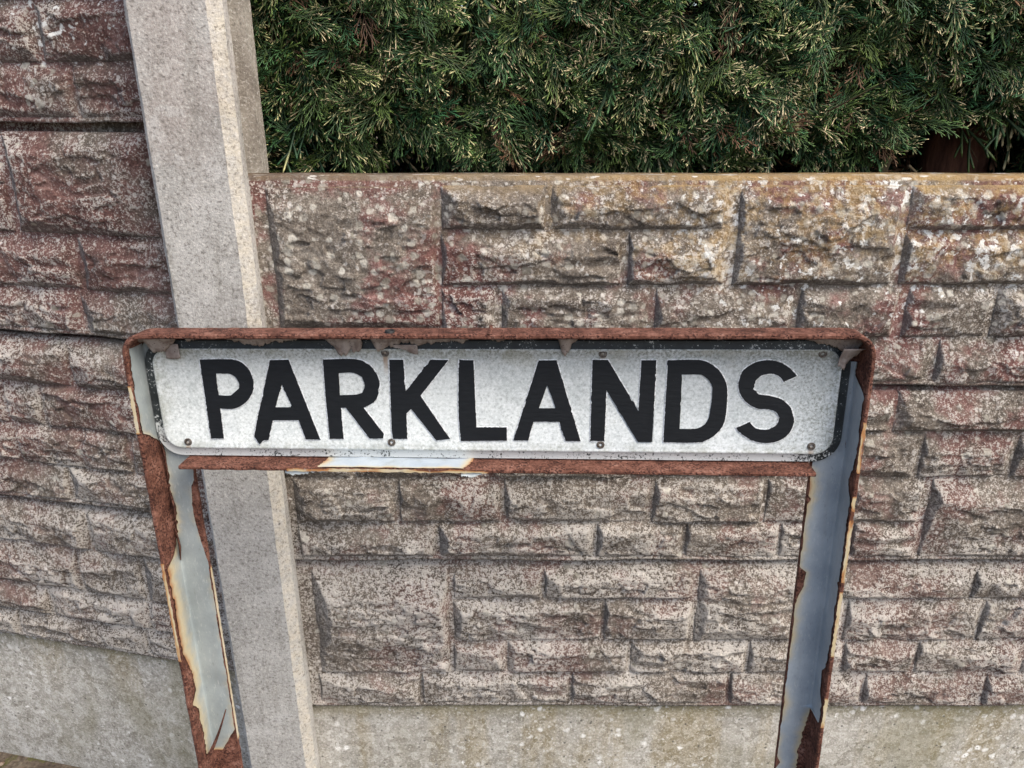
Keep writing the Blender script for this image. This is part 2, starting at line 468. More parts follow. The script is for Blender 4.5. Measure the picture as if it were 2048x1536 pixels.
def mat_foliage():
    n = NB('cypress_scale_leaves')
    c = n.attr('tint', col=True)
    P = n.pos()
    f = n.noise(P, 350, 3)
    col = n.mix(n.mul(n.step(0.35, 0.7, f), 0.35), c, n.mix(0.5, c, (0.02, 0.04, 0.02)))
    n._in(n.b.inputs['Base Color'], col)
    n.b.inputs['Roughness'].default_value = 0.55
    n.b.inputs['Specular IOR Level'].default_value = 0.35
    return n.m

def mat_bark(name, c0, c1):
    n = NB(name); P = n.pos()
    V = n.vmath('MULTIPLY', P, (1, 1, 0.18))
    a = n.noise(V, 60, 5, 0.65)
    return n.done(n.ramp(a, [(0.3, c0), (0.7, c1)]), 0.9, n.bump(a, 0.8, 0.006), 0.2)

def mat_ground():
    n = NB('damp_soil_path'); P = n.pos()
    a = n.noise(P, 12, 6, 0.6); b = n.noise(P, 120, 5)
    col = n.ramp(n.add(n.mul(a, 0.5), n.mul(b, 0.5)), [(0.3, (0.035, 0.026, 0.02)), (0.5, (0.10, 0.075, 0.055)), (0.7, (0.20, 0.165, 0.12))])
    col = n.mix(n.mul(n.step(0.52, 0.62, n.noise(P, 25, 4)), 0.7), col, (0.10, 0.10, 0.03))
    return n.done(col, 0.95, n.bump(n.add(a, b), 0.8, 0.01), 0.2)

def mat_pebble():
    n = NB('grit'); P = n.pos(); a = n.noise(P, 90, 3)
    return n.done(n.ramp(a, [(0.3, (0.07, 0.04, 0.028)), (0.5, (0.20, 0.14, 0.10)), (0.7, (0.34, 0.30, 0.25))]), 0.9)

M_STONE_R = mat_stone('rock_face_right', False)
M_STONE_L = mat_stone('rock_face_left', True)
M_POST = mat_concrete('post_concrete', 'post')
M_SLAB = mat_concrete('panel_concrete', 'slab')
M_BOARD = mat_concrete('board_concrete', 'board')
M_BOARD_L = mat_concrete('board_concrete_left', 'board_left')
M_RUST = mat_rust('rusted_steel', 1.0)
M_PAINT_L = mat_paint('grey_gloss_paint', (0.22, 0.25, 0.255), (0.31, 0.345, 0.345))
M_PAINT_R = mat_paint('sky_tinted_gloss_paint', (0.26, 0.30, 0.335), (0.36, 0.40, 0.43))  # right leg: grey paint with the sky's blue reflection put into its colour
M_FLAKE = mat_flake()

# ------------------------------------------------------------------ ground
g = py_mesh('ground', [(-60, -60, 0), (60, -60, 0), (60, 60, 0), (-60, 60, 0)], [(0, 1, 2, 3)])
tag(link('ground', g, mat_ground(), smooth=False), kind='structure')

# ------------------------------------------------------------------ concrete fence
D0 = 1.070        # joint plane of the right-hand bay
def stone_mesh(w, h, seed, res, depth=1.0):
    """one moulded rock-faced stone, w x h, proud of its joint plane (towards -y)"""
    rg = np.random.default_rng(seed)
    nx = max(6, int(w / res)); nz = max(6, int(h / res))
    X, Z = np.meshgrid(np.linspace(0, w, nx), np.linspace(0, h, nz), indexing='ij')
    s = seed * 1.37
    wob = 0.0035
    Xw = X + wob * fbm(X * 26, Z * 26, s, seed, 3)
    Zw = Z + wob * fbm(X * 22, Z * 30, s, seed + 5, 3)
    l, r, b, t = Xw, w - Xw, Zw, h - Zw
    m = rg.uniform(0.009, 0.0145) * (1.25 if h > 0.11 else 1.0) * depth
    j = 0.0012
    H = np.minimum.reduce([(l - j) * rg.uniform(0.55, 2.0), (r - j) * rg.uniform(0.6, 1.8), (t - j) * rg.uniform(0.30, 0.85), (b - j) * rg.uniform(0.65, 1.5)])
    # soft swelling face, tilted
    gx, gz = rg.uniform(-0.03, 0.03), rg.uniform(-0.05, 0.07)
    face = m + gx * (X - w / 2) + gz * (Z - h / 2) + 0.0038 * fbm(X * 17, Z * 20, s, seed + 9, 3)
    # spalled ledges: broken strata running along the stone
    ns = fbm(X * 9 + Z * rg.uniform(-4, 4), Z * 26, s, seed + 21, 4) * 2.2 + 1.1 * (Z / h - 0.35)
    f = np.floor(ns); fr = ns - f
    ter = f + sstep(0.36, 0.50, fr)
    face = face + 0.0036 * (ter - ter.mean()) * depth
    # chiselled facets: nearest-cell planes on warped coordinates
    nc = max(4, int(w * h / 0.00075))
    cx, cz = rg.uniform(0, w, nc), rg.uniform(0, h, nc)
    Xf = X + 0.006 * fbm(X * 45, Z * 45, s, seed + 61, 3); Zf = Z + 0.005 * fbm(X * 45, Z * 45, s + 4, seed + 67, 3)
    best = np.full(X.shape, 1e9); fac = np.zeros(X.shape)
    tx, tz, oh = rg.normal(0, 0.085, nc), rg.normal(0.02, 0.115, nc), rg.normal(0, 0.0009, nc)
    for c in range(nc):
        dd = (Xf - cx[c]) ** 2 * 0.55 + (Zf - cz[c]) ** 2 * 1.6
        mk = dd < best
        best = np.where(mk, dd, best)
        fac = np.where(mk, oh[c] + tx[c] * (X - cx[c]) + tz[c] * (Z - cz[c]), fac)
    fac = fac * (0.6 if h > 0.11 else 1.0)
    H = np.minimum(H + 0.35 * fac, face + fac * depth)
    # chipped facets from the edges and lower corners
    for k in range(rg.integers(3, 6)):
        side = rg.choice(['l', 'b', 'r', 'lb', 'rb', 'lb'])
        ang = {'l': 0, 'b': math.pi / 2, 'r': math.pi, 'lb': math.pi / 4, 'rb': 3 * math.pi / 4}[side] + rg.uniform(-0.5, 0.5)
        px = {'l': 0.0, 'b': rg.uniform(0.1, 0.9) * w, 'r': w, 'lb': 0.0, 'rb': w}[side]
        pz = {'l': rg.uniform(0, 1) * h, 'b': 0.0, 'r': rg.uniform(0, 1) * h, 'lb': 0.0, 'rb': 0.0}[side]
        sl = rg.uniform(0.14, 0.55)
        d = (X - px) * math.cos(ang) + (Z - pz) * math.sin(ang)
        pl = rg.uniform(0.0005, 0.0045) + sl * d + 0.0022 * fbm(X * 30, Z * 30, s + k, seed + 31 + k, 3)
        if side in ('l', 'r'):
            pl = pl + 0.5 * np.abs(Z - pz)
        elif side == 'b':
            pl = pl + 0.25 * np.abs(X - px)
        H = np.minimum(H, np.maximum(pl, 0.0008))
    rock = fbm(X * 85, Z * 85, s, seed + 41, 4, 0.6)
    ridg = 1 - np.abs(fbm(X * 40, Z * 58, s, seed + 51, 3))
    H = H + 0.0014 * rock + 0.0022 * (ridg - 0.8) * np.clip(H / 0.006, 0, 1)
    edge = np.minimum.reduce([X, w - X, Z, h - Z])
    H = np.where(edge < 1e-6, -0.003, np.maximum(H, -0.0012))
    V = np.stack([X.ravel(), -H.ravel(), Z.ravel()], 1)
    me = arr_mesh('stone', V, grid_faces(nx, nz, flip=False))
    # how far each point stands proud of its surroundings: the pigment wears off there first
    B = H.copy()
    for q in range(3):
        Bp = np.pad(B, 2, mode='edge')
        B = sum(Bp[a:a + nx, c:c + nz] for a in (0, 2, 4) for c in (0, 2, 4)) / 9.0
    vattr(me, 'proud', np.clip((H - B) / 0.0018, -1, 1).ravel())
    return me

def box_arrays(x0, x1, y0, y1, z0, z1):
    V = [(x0, y0, z0), (x1, y0, z0), (x1, y1, z0), (x0, y1, z0), (x0, y0, z1), (x1, y0, z1), (x1, y1, z1), (x0, y1, z1)]
    Fc = [(0, 3, 2, 1), (4, 5, 6, 7), (0, 1, 5, 4), (1, 2, 6, 5), (2, 3, 7, 6), (3, 0, 4, 7)]
    return V, Fc

def slab_mesh(x0, x1, y0, y1, z0, z1, cham, step=0.02, wav=0.0, seed=0, nosing=0.0, ridge=None):
    """cast slab: section swept along x, weathered top chamfer, wavy lower lip"""
    n = max(2, int((x1 - x0) / step))
    xs = np.linspace(x0, x1, n)
    wv = wav * fbm(xs * 14, xs * 0 + seed, 0, seed, 3)
    sec = [(y0 - nosing, z0, 1), (y0 - nosing, z0 + 0.004, 1), (y0, z0 + 0.010, 0.5), (y0, z1 - cham, 0), (y0 + cham * 0.9, z1, 0.3), (y1, z1, 0.3), (y1, z0, 0)]
    k = len(sec)
    V = np.zeros((n, k, 3))
    for i, (yy, zz, ww) in enumerate(sec):
        V[:, i, 0] = xs; V[:, i, 1] = yy; V[:, i, 2] = zz + wv * ww
    V = V.reshape(-1, 3)
    Fc = []
    for a in range(n - 1):
        for b in range(k):
            c = (b + 1) % k
            Fc.append((a * k + b, (a + 1) * k + b, (a + 1) * k + c, a * k + c))
    me = arr_mesh('slab', V, np.array(Fc))
    return me

def fill_row(x, x1, z0, z1, rg):
    out = []
    while x < x1 - 0.03:
        w = rg.uniform(0.11, 0.27)
        e = min(x + w, x1)
        if x1 - e < 0.06: e = x1
        out.append((x, e, z0, z1)); x = e + 0.008
    return out

def build_panel(name_label, root_loc, rotz, x0, x1, z0, z1, stones, mat, seed, y_front, thick, near, cham=0.011, gap=0.0):
    """panel thing: slab part plus one part per stone; stones in root-local x,z"""
    root = empty('concrete_fence_unit', (root_loc[0], root_loc[1], z0), (0, 0, rotz))
    tag(root, name_label, 'fence panel', 'rock faced concrete fence panels')
    me = slab_mesh(x0, x1, y_front, y_front + thick, 0.0015, z1 - z0 - 0.0015 - gap, cham, 0.012, 0.003, seed, 0.005)
    link('slab', me, mat, root, smooth=False)
    if gap:
        V, Fc = box_arrays(x0, x1, y_front + thick * 0.80, y_front + thick * 0.98, z1 - z0 - gap - 0.002, z1 - z0 + 0.004)
        link('tongue', py_mesh('tongue', V, Fc), mat, root, smooth=False)
    for i, (a, b, c, d) in enumerate(stones):
        res = 0.0020 if near(a, b) else 0.006
        a -= 0.0022; b += 0.0022
        sm = stone_mesh(b - a, d - c, seed * 100 + i, res)
        link('stone', sm, mat, root, (a, y_front, c - z0))
    return root

LETTERS = {'P':[[(-358.2,14.2),(-323.4,14.5),(-311.6,11.8),(-303.0,3.1),(-299.1,-9.3),(-300.7,-22.0),(-306.3,-32.2),(-314.7,-39.9),(-326.5,-45.1),(-342.6,-45.0),(-343.5,-82.6),(-358.6,-82.7)],[(-341.8,-2.2),(-326.9,-2.2),(-320.0,-5.7),(-316.1,-13.2),(-316.4,-20.1),(-323.9,-25.9),(-328.1,-29.1),(-342.6,-28.8)]],'A':[[(-276.3,13.7),(-255.1,14.2),(-227.9,-82.8),(-244.6,-82.9),(-250.8,-58.8),(-281.7,-59.1),(-289.7,-84.0),(-296.0,-84.8),(-301.0,-89.7),(-303.5,-84.8),(-305.9,-78.9)],[(-266.2,-14.9),(-256.9,-40.8),(-259.0,-43.1),(-276.8,-43.3)]],'R':[[(-215.2,14.6),(-178.8,15.1),(-165.7,10.7),(-156.6,0.5),(-152.8,-12.2),(-154.7,-23.8),(-160.5,-35.6),(-173.5,-42.9),(-152.0,-75.3),(-153.1,-80.7),(-168.9,-81.2),(-193.6,-43.0),(-199.9,-43.1),(-200.1,-81.8),(-216.1,-81.9),(-216.1,-28.1)],[(-198.7,-1.1),(-181.4,-0.8),(-171.9,-5.9),(-169.6,-16.2),(-173.4,-25.2),(-181.0,-27.2),(-199.6,-28.0)]],'K':[[(-139.5,14.5),(-123.9,14.6),(-123.1,-23.0),(-92.9,14.6),(-72.9,14.4),(-106.7,-28.1),(-75.1,-80.6),(-90.8,-82.8),(-118.1,-43.8),(-124.1,-49.8),(-124.9,-81.1),(-141.3,-81.2),(-142.0,-67.1)]],'L':[[(-61.1,14.5),(-44.6,14.1),(-44.0,-66.3),(-8.8,-66.0),(-9.1,-82.0),(-62.0,-83.2),(-63.4,-53.3)]],'A2':[[(28.1,14.0),(47.7,14.4),(75.3,-81.8),(58.4,-82.0),(51.5,-58.3),(21.6,-58.5),(15.5,-81.7),(-1.1,-81.6)],[(37.5,-14.5),(46.0,-38.2),(46.6,-42.3),(27.8,-42.4)]],'N':[[(87.6,14.9),(104.4,14.9),(140.1,-45.3),(141.2,14.6),(157.2,14.7),(156.6,-82.3),(140.8,-82.5),(103.5,-19.9),(102.5,-81.5),(86.8,-81.7)]],'D':[[(170.0,14.7),(203.2,15.2),(214.8,11.7),(225.8,3.2),(233.0,-8.0),(236.2,-19.2),(236.7,-51.0),(233.9,-62.6),(226.3,-73.1),(213.6,-81.1),(199.3,-82.6),(169.5,-82.2)],[(186.0,-1.3),(206.5,-1.6),(211.2,-4.3),(217.4,-10.5),(220.3,-18.1),(219.2,-47.3),(217.4,-55.7),(211.9,-62.8),(204.3,-65.7),(186.6,-66.3)]],'S':[[(310.1,-2.7),(296.4,-9.6),(293.0,-4.6),(286.3,-0.9),(277.7,-0.6),(270.4,-3.5),(265.2,-10.3),(264.9,-17.8),(271.0,-24.1),(282.8,-25.9),(296.0,-30.2),(304.8,-37.1),(310.8,-47.9),(312.0,-56.8),(309.0,-68.5),(301.6,-77.0),(290.1,-81.7),(278.3,-81.8),(266.0,-78.0),(256.0,-71.5),(249.5,-64.4),(263.8,-57.2),(269.6,-63.6),(276.9,-66.2),(286.3,-65.4),(294.0,-59.5),(295.9,-51.2),(291.5,-44.8),(284.2,-41.7),(272.4,-41.1),(262.7,-36.8),(253.8,-28.6),(248.9,-17.9),(248.3,-10.4),(251.4,2.0),(258.9,9.4),(267.8,13.7),(279.2,15.0),(290.9,12.6),(300.5,7.1),(306.9,1.0)]]}
SCREWS = [(-143.9, 22.4), (98.8, 21.7), (335.3, 22.2), (-387.8, -87.8), (-143.7, -86.0), (98.4, -86.7), (334.5, -86.1)]
R1 = [(-0.335, -0.106, 0.985, 1.19), (-0.096, 0.045, 1.129, 1.192), (0.054, 0.292, 1.129, 1.192), (0.313, 0.535, 1.051, 1.192), (0.545, 0.755, 1.129, 1.192), (-0.099, 0.153, 1.051, 1.129), (0.164, 0.3, 1.051, 1.129), (0.547, 0.774, 1.051, 1.129), (-0.1, -0.023, 0.973, 1.051), (-0.014, 0.196, 0.973, 1.051), (0.207, 0.402, 0.973, 1.051), (0.412, 0.552, 0.973, 1.051), (0.566, 0.685, 0.973, 1.051), (0.694, 0.816, 0.973, 1.051), (-0.345, -0.239, 0.899, 0.973), (-0.23, -0.018, 0.899, 0.973), (-0.009, 0.203, 0.899, 0.973), (0.212, 0.395, 0.899, 0.973), (0.403, 0.617, 0.899, 0.973), (0.626, 0.829, 0.899, 0.973)]
R2 = [(-0.35, -0.169, 0.822, 0.89), (-0.16, 0.05, 0.822, 0.89), (0.057, 0.284, 0.822, 0.89), (0.292, 0.405, 0.822, 0.89), (0.412, 0.574, 0.822, 0.89), (0.582, 0.85, 0.822, 0.89), (-0.355, -0.25, 0.743, 0.822), (-0.243, -0.057, 0.743, 0.822), (-0.049, 0.175, 0.743, 0.822), (0.182, 0.414, 0.743, 0.822), (0.422, 0.627, 0.743, 0.822), (0.635, 0.773, 0.743, 0.822), (0.779, 0.909, 0.743, 0.822), (-0.344, -0.185, 0.662, 0.743), (-0.177, -0.019, 0.662, 0.743), (-0.011, 0.218, 0.662, 0.743), (0.225, 0.397, 0.662, 0.743), (0.404, 0.527, 0.662, 0.743), (0.534, 0.648, 0.662, 0.743), (0.662, 0.884, 0.595, 0.743), (-0.343, -0.123, 0.595, 0.662), (-0.117, 0.132, 0.595, 0.662), (0.138, 0.278, 0.595, 0.662), (0.283, 0.43, 0.595, 0.662), (0.435, 0.547, 0.595, 0.662), (0.552, 0.657, 0.595, 0.662)]
R3 = [(-0.332, -0.107, 0.359, 0.574), (-0.096, 0.048, 0.514, 0.574), (0.055, 0.3, 0.514, 0.574), (0.311, 0.485, 0.428, 0.574), (0.486, 0.761, 0.514, 0.574), (0.768, 0.975, 0.514, 0.574), (-0.098, 0.151, 0.428, 0.514), (0.157, 0.305, 0.428, 0.514), (0.496, 0.559, 0.428, 0.514), (0.566, 0.79, 0.428, 0.514), (0.796, 0.996, 0.428, 0.514), (-0.1, -0.012, 0.359, 0.428), (-0.007, 0.2, 0.359, 0.428), (0.206, 0.405, 0.359, 0.428), (0.411, 0.569, 0.359, 0.428), (0.575, 0.695, 0.359, 0.428), (0.702, 0.883, 0.359, 0.428), (0.888, 1.017, 0.359, 0.428), (-0.339, -0.162, 0.287, 0.359), (-0.156, 0.1, 0.287, 0.359), (0.106, 0.379, 0.287, 0.359), (0.385, 0.617, 0.287, 0.359), (0.622, 0.829, 0.287, 0.359), (0.834, 1.072, 0.287, 0.359)]


H_RIGHT = [(0.899, 1.2035), (0.592, 0.899), (0.287, 0.592)]
near_r = lambda a, b: a < 1.0
rg0 = np.random.default_rng(5)
def widen(lst, x_end, z_lo, z_hi):
    """carry the courses on past the measured stones to the far post"""
    rows = {}
    for (a, b, c, d) in lst:
        if b > 0.70:
            rows[(c, d)] = max(rows.get((c, d), -9), b)
    out = list(lst)
    for (c, d), b in rows.items():
        out += fill_row(b + 0.008, x_end, c, d, rg0)
    return out
XE = 1.445
R1 = widen(R1, XE, 0, 0); R2 = widen(R2, XE, 0, 0); R3 = widen(R3, XE, 0, 0)
labels_r = ['top panel right of the post, white and ochre lichen, hedge growing above it',
            'middle panel right of the post, mostly hidden behind the name sign',
            'lowest rock-faced panel right of the post, on the plain base board']
for (zl, zh), S, lab, sd in zip(H_RIGHT, (R1, R2, R3), labels_r, (11, 12, 13)):
    top = zh == H_RIGHT[0][1]
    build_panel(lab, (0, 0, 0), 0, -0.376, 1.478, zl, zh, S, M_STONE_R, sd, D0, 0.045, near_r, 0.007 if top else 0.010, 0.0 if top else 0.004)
b = slab_mesh(-0.376, 1.478, 1.076, 1.113, -0.05, 0.2855, 0.004, 0.03)
tag(link('gravel_board', b, M_BOARD, None, (0, 0, 0), smooth=False), 'plain concrete base board right of the post, ochre streaks and white lichen', 'base board', 'plain concrete base boards')

# left-hand bay, turned 12 degrees
PHI = math.radians(-12)
LP = (-0.45, 1.084, 0)
XL = -1.36
rgl = np.random.default_rng(8)
def course(breaks, z0, z1, right=-0.012):
    e = [right] + breaks
    out = [(e[i + 1] + 0.004, e[i] - 0.004, z0, z1) for i in range(len(breaks))]
    x = breaks[-1] - 0.004
    while x > XL + 0.05:
        w = rgl.uniform(0.11, 0.27)
        a = max(x - w, XL)
        if a - XL < 0.05: a = XL
        out.append((a, x, z0, z1)); x = a - 0.008
    return out
L0 = course([-0.147, -0.40], 1.272, 1.344) + course([-0.189, -0.36], 1.344, 1.420) + course([-0.12, -0.30], 1.420, 1.492) + course([-0.20, -0.38], 1.492, 1.560)
L1 = [(-0.285, -0.050, 1.112, 1.2565)] + course([-0.300 - 0.15], 1.112, 1.183, -0.294) + course([-0.294 - 0.21], 1.183, 1.2565, -0.294) + course([-0.198, -0.41], 1.028, 1.110) + course([-0.212, -0.44], 0.960, 1.028)
L2 = course([-0.253, -0.47], 0.866, 0.938) + course([-0.322, -0.395, -0.62], 0.792, 0.866) + course([-0.175, -0.390, -0.60], 0.720, 0.792) + course([-0.305, -0.52], 0.654, 0.720)
L3 = course([-0.290, -0.53], 0.556, 0.636) + course([-0.200, -0.328, -0.60], 0.462, 0.556) + course([-0.200, -0.411, -0.70], 0.400, 0.462) + course([-0.218, -0.49, -0.72], 0.342, 0.400)
HL = [(1.268, 1.575), (0.957, 1.268), (0.650, 0.957), (0.339, 0.650)]
labels_l = ['top maroon panel left of the post, above the open black gap',
            'maroon panel left of the post, under the open black gap',
            'maroon panel left of the post, level with the name sign',
            'greyish lowest rock-faced panel left of the post, on the plain base board']
near_l = lambda a, b: b > -0.62
for (zl, zh), S, lab, sd in zip(HL, (L0, L1, L2, L3), labels_l, (21, 22, 23, 24)):
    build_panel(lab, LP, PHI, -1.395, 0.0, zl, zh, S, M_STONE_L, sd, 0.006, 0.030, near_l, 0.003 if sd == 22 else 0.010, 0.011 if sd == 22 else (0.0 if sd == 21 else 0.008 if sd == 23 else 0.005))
b = slab_mesh(-1.395, 0.0, 0.014, 0.038, -0.05, 0.3375, 0.004, 0.03)
o = link('gravel_board', b, M_BOARD_L, None, LP, smooth=False)
o.rotation_euler = (0, 0, PHI)
tag(o, 'plain concrete base board left of the post, meeting the soil', 'base board', 'plain concrete base boards')

# posts: H-section, chamfered front arrises
def post(x_c, rotz, label, top, y0=1.03):
    hw = 0.0585
    half = [(hw - 0.016, 0.0), (hw, 0.0105), (hw, 0.030), (0.026, 0.034), (0.026, 0.090), (hw, 0.094), (hw, 0.122)]
    left = [(-hw + 0.005, 0.0), (-hw, 0.005), (-hw, 0.030), (-0.026, 0.034), (-0.026, 0.090), (-hw, 0.094), (-hw, 0.122)]
    sec = half + left[::-1]
    zs = np.linspace(-0.05, top, 90)
    k = len(sec)
    V = np.zeros((len(zs), k, 3))
    for i, (a, c) in enumerate(sec):
        wb = 0.0009 * fbm(zs * 25, zs * 0 + i * 3.3, 0, 77, 4)
        V[:, i, 0] = a + wb; V[:, i, 1] = c + wb * 0.7; V[:, i, 2] = zs
    Fc = []
    for a in range(len(zs) - 1):
        for c in range(k):
            d = (c + 1) % k
            Fc.append((a * k + c, a * k + d, (a + 1) * k + d, (a + 1) * k + c))
    n = len(zs)
    Vl = [tuple(v) for v in V.reshape(-1, 3)]
    Fc.append(tuple(range((n - 1) * k, n * k)))
    me = py_mesh('concrete_post', Vl, Fc)
    o = link('concrete_post', me, M_POST, None, (x_c, y0, 0), smooth=False)
    o.rotation_euler = (0, 0, rotz)
    return tag(o, label, 'fence post', 'concrete fence posts')
post(-0.4115, 0.0, 'pale grey concrete post behind the left leg of the sign', 1.64)

# ------------------------------------------------------------------ street name sign
MR = Matrix(((0.9980321534086354, 0.06071169777365973, -0.01568153423494861),
             (-0.0598508966498274, 0.996928497517513, 0.050511790778844566),
             (0.018700024939388302, -0.04947383743873006, 0.9986003447207257)))
SO = Vector((0.0, 0.775, 1.02))
foot = MR @ Vector((-0.026, 0.02, -1.02)) + SO
sign = empty('street_name_sign')
sign.matrix_world = Matrix.Translation(foot) @ MR.to_4x4()
tag(sign, 'rusty steel framed street name sign reading PARKLANDS in black on white', 'street sign')
OFF = Vector((0.026, -0.02, 1.02))          # sign-local origin used below -> root
XO_L, XO_R, ZT, TH, DEP, WEB = -0.4314, 0.3800, 0.0515, 0.0055, 0.036, 0.0415
XI_L, XI_R, ZI = XO_L + TH, XO_R - TH, ZT - TH
def part(name, me, mat, parent=sign, smooth=True, sharp=None):
    o = link(name, me, mat, parent, OFF if parent is sign else (0, 0, 0), smooth)
    if sharp: me.set_sharp_from_angle(angle=math.radians(sharp))
    return o

# steel angle bent into an inverted U
def frame_mesh():
    R = 0.024
    zb = -1.07
    pts = []
    st = 0.004
    for z in np.arange(zb, ZT - R, st): pts.append(('L', z))
    arcs = np.linspace(0, math.pi / 2, 14)
    for a in arcs: pts.append(('LA', a))
    for xx in np.arange(XO_L + R + st, XO_R - R - st / 2, st): pts.append(('T', xx))
    for a in arcs: pts.append(('RA', a))
    for z in np.arange(ZT - R, zb, -st): pts.append(('R', z))
    def at(p, n):
        k, v = p
        if k == 'L': return XO_L + n, v if n < R else min(v, ZT - n)
        if k == 'R': return XO_R - n, v if n < R else min(v, ZT - n)
        if k == 'T': return (v if n < R else min(max(v, XO_L + n), XO_R - n)), ZT - n
        s = 1 if k == 'LA' else -1
        base = XO_L if k == 'LA' else XO_R
        ang = v if k == 'LA' else math.pi / 2 - v
        if n < R:
            return base + s * (R - (R - n) * math.cos(ang)), ZT - R + (R - n) * math.sin(ang)
        return base + s * n, ZT - n
    f = 0.0035
    e = 0.0014
    sec = [(0, e), (e, 0), (TH - e, 0), (TH, e), (TH, DEP - f), (TH + f * 0.3, DEP - f * 0.3), (TH + f, DEP), (WEB - e * 0.5, DEP), (WEB, DEP + e * 0.5), (WEB, DEP + TH), (0.012, DEP + TH), (0.0045, DEP + TH - 0.0035), (0.001, DEP + TH - 0.0085), (0, DEP + TH - 0.0135)]
    k = len(sec)
    V = np.zeros((len(pts), k, 3))
    for i, p in enumerate(pts):
        for j, (n, y) in enumerate(sec):
            xx, zz = at(p, n)
            V[i, j] = (xx, y, zz)
    Vf = V.reshape(-1, 3)
    d = 0.0006 * fbm(Vf[:, 0] * 70, Vf[:, 2] * 70, Vf[:, 1] * 70, 3, 3)
    Vf = Vf + np.stack([d, d * 0.6, d], 1)
    F = []
    for a in range(len(pts) - 1):
        for j in range(k):
            c = (j + 1) % k
            F.append((a * k + j, (a + 1) * k + j, (a + 1) * k + c, a * k + c))
    F = np.array(F)[:, ::-1]
    return arr_mesh('frame', Vf, F)
frame = part('frame', frame_mesh(), M_RUST, sharp=35)

def tlook(tab, s):
    zs = [q[0] for q in tab]; vs = [q[1] for q in tab]
    return np.interp(-np.asarray(s), [-z for z in zs], vs)

def leg_paint(side, ztop, zbot, t0tab, t1tab, stain_tab, mat, seed, stain1=0.4, reach=0.010):
    xin, dr = (XI_L, 1) if side == 'L' else (XI_R, -1)
    zs = np.arange(ztop, zbot, -0.002)
    nt = 26
    rag = 0.0022 * fbm(zs * 120, zs * 0 + seed, 0, seed, 4) + 0.0012 * np.sign(vnoise(zs * 260, zs * 0 + seed, 0, seed + 3)) * 0.5
    t0 = tlook(t0tab, zs) + rag
    t1 = tlook(t1tab, zs) + 0.0012 * fbm(zs * 110, zs * 0 + 9, 0, seed + 8, 4)
    u = np.linspace(0, 1, nt)
    T = t0[:, None] + (t1 - t0)[:, None] * (u[None, :] ** 1.0)
    Z = np.repeat(zs[:, None], nt, 1)
    T = np.clip(T, 0.0008, None)
    r = 0.0028
    d = DEP
    # unfold: flange inner face (y = t) then round the root fillet on to the web
    a = np.clip((T - (d - r)) / (2 * r), 0, 1) * math.pi / 2
    on_f = T < d - r
    on_w = T > d + r
    nx = np.where(on_f, 0.0, np.where(on_w, T - d, r - r * np.cos(a)))
    yy = np.where(on_f, T, np.where(on_w, d, d - r + r * np.sin(a)))
    lift = 0.0007 + 0.0012 * np.exp(-(T - t0[:, None]) / 0.003) * (0.5 + 0.5 * vnoise(Z * 60, T * 0, 0, seed + 2))
    nx_n = np.where(on_f, 1.0, np.where(on_w, 0.0, np.cos(a)))
    ny_n = np.where(on_f, 0.0, np.where(on_w, -1.0, -np.sin(a)))
    X = xin + dr * (nx + nx_n * lift)
    Y = yy + ny_n * lift
    st = np.maximum(tlook(stain_tab, zs)[:, None] * np.where(T < d, np.exp(-(T - t0[:, None]) / reach), np.exp(-(T - t0[:, None]) / 0.008)), stain1 * np.exp(-(t1[:, None] - T) / 0.0085) * (0.6 + 0.6 * fbm(Z * 20, Z * 0, 0, seed + 4, 3)))
    st = np.maximum(st, 0.9 * np.exp(-(Z - zbot) / 0.004))
    me = arr_mesh('paint_skin', np.stack([X.ravel(), Y.ravel(), Z.ravel()], 1), grid_faces(len(zs), nt, flip=(side == 'R')))
    vattr(me, 'stain', np.clip(st, 0, 1).ravel())
    o = link('paint_skin', me, mat, frame)
    return o

leg_paint('L', 0.036, -0.552,
          [(0.05, 0.010), (0.030, 0.004), (0.0, 0.002), (-0.066, 0.002), (-0.074, 0.014), (-0.085, 0.030), (-0.10, 0.041), (-0.15, 0.040), (-0.19, 0.043), (-0.215, 0.038), (-0.235, 0.022), (-0.245, 0.003),
           (-0.37, 0.003), (-0.385, 0.010), (-0.41, 0.016), (-0.435, 0.015), (-0.45, 0.004), (-0.463, 0.013), (-0.50, 0.018), (-0.54, 0.016), (-0.56, 0.03)],
          [(0.05, 0.072), (-0.14, 0.0715), (-0.148, 0.066), (-0.19, 0.063), (-0.225, 0.067), (-0.25, 0.0715), (-0.515, 0.0715), (-0.54, 0.056), (-0.56, 0.045)],
          [(0.05, 0.05), (-0.02, 0.08), (-0.06, 0.35), (-0.10, 0.25), (-0.23, 0.5), (-0.25, 0.95), (-0.36, 0.85), (-0.46, 0.60), (-0.56, 0.5)], M_PAINT_L, 3, 0.35, 0.018)
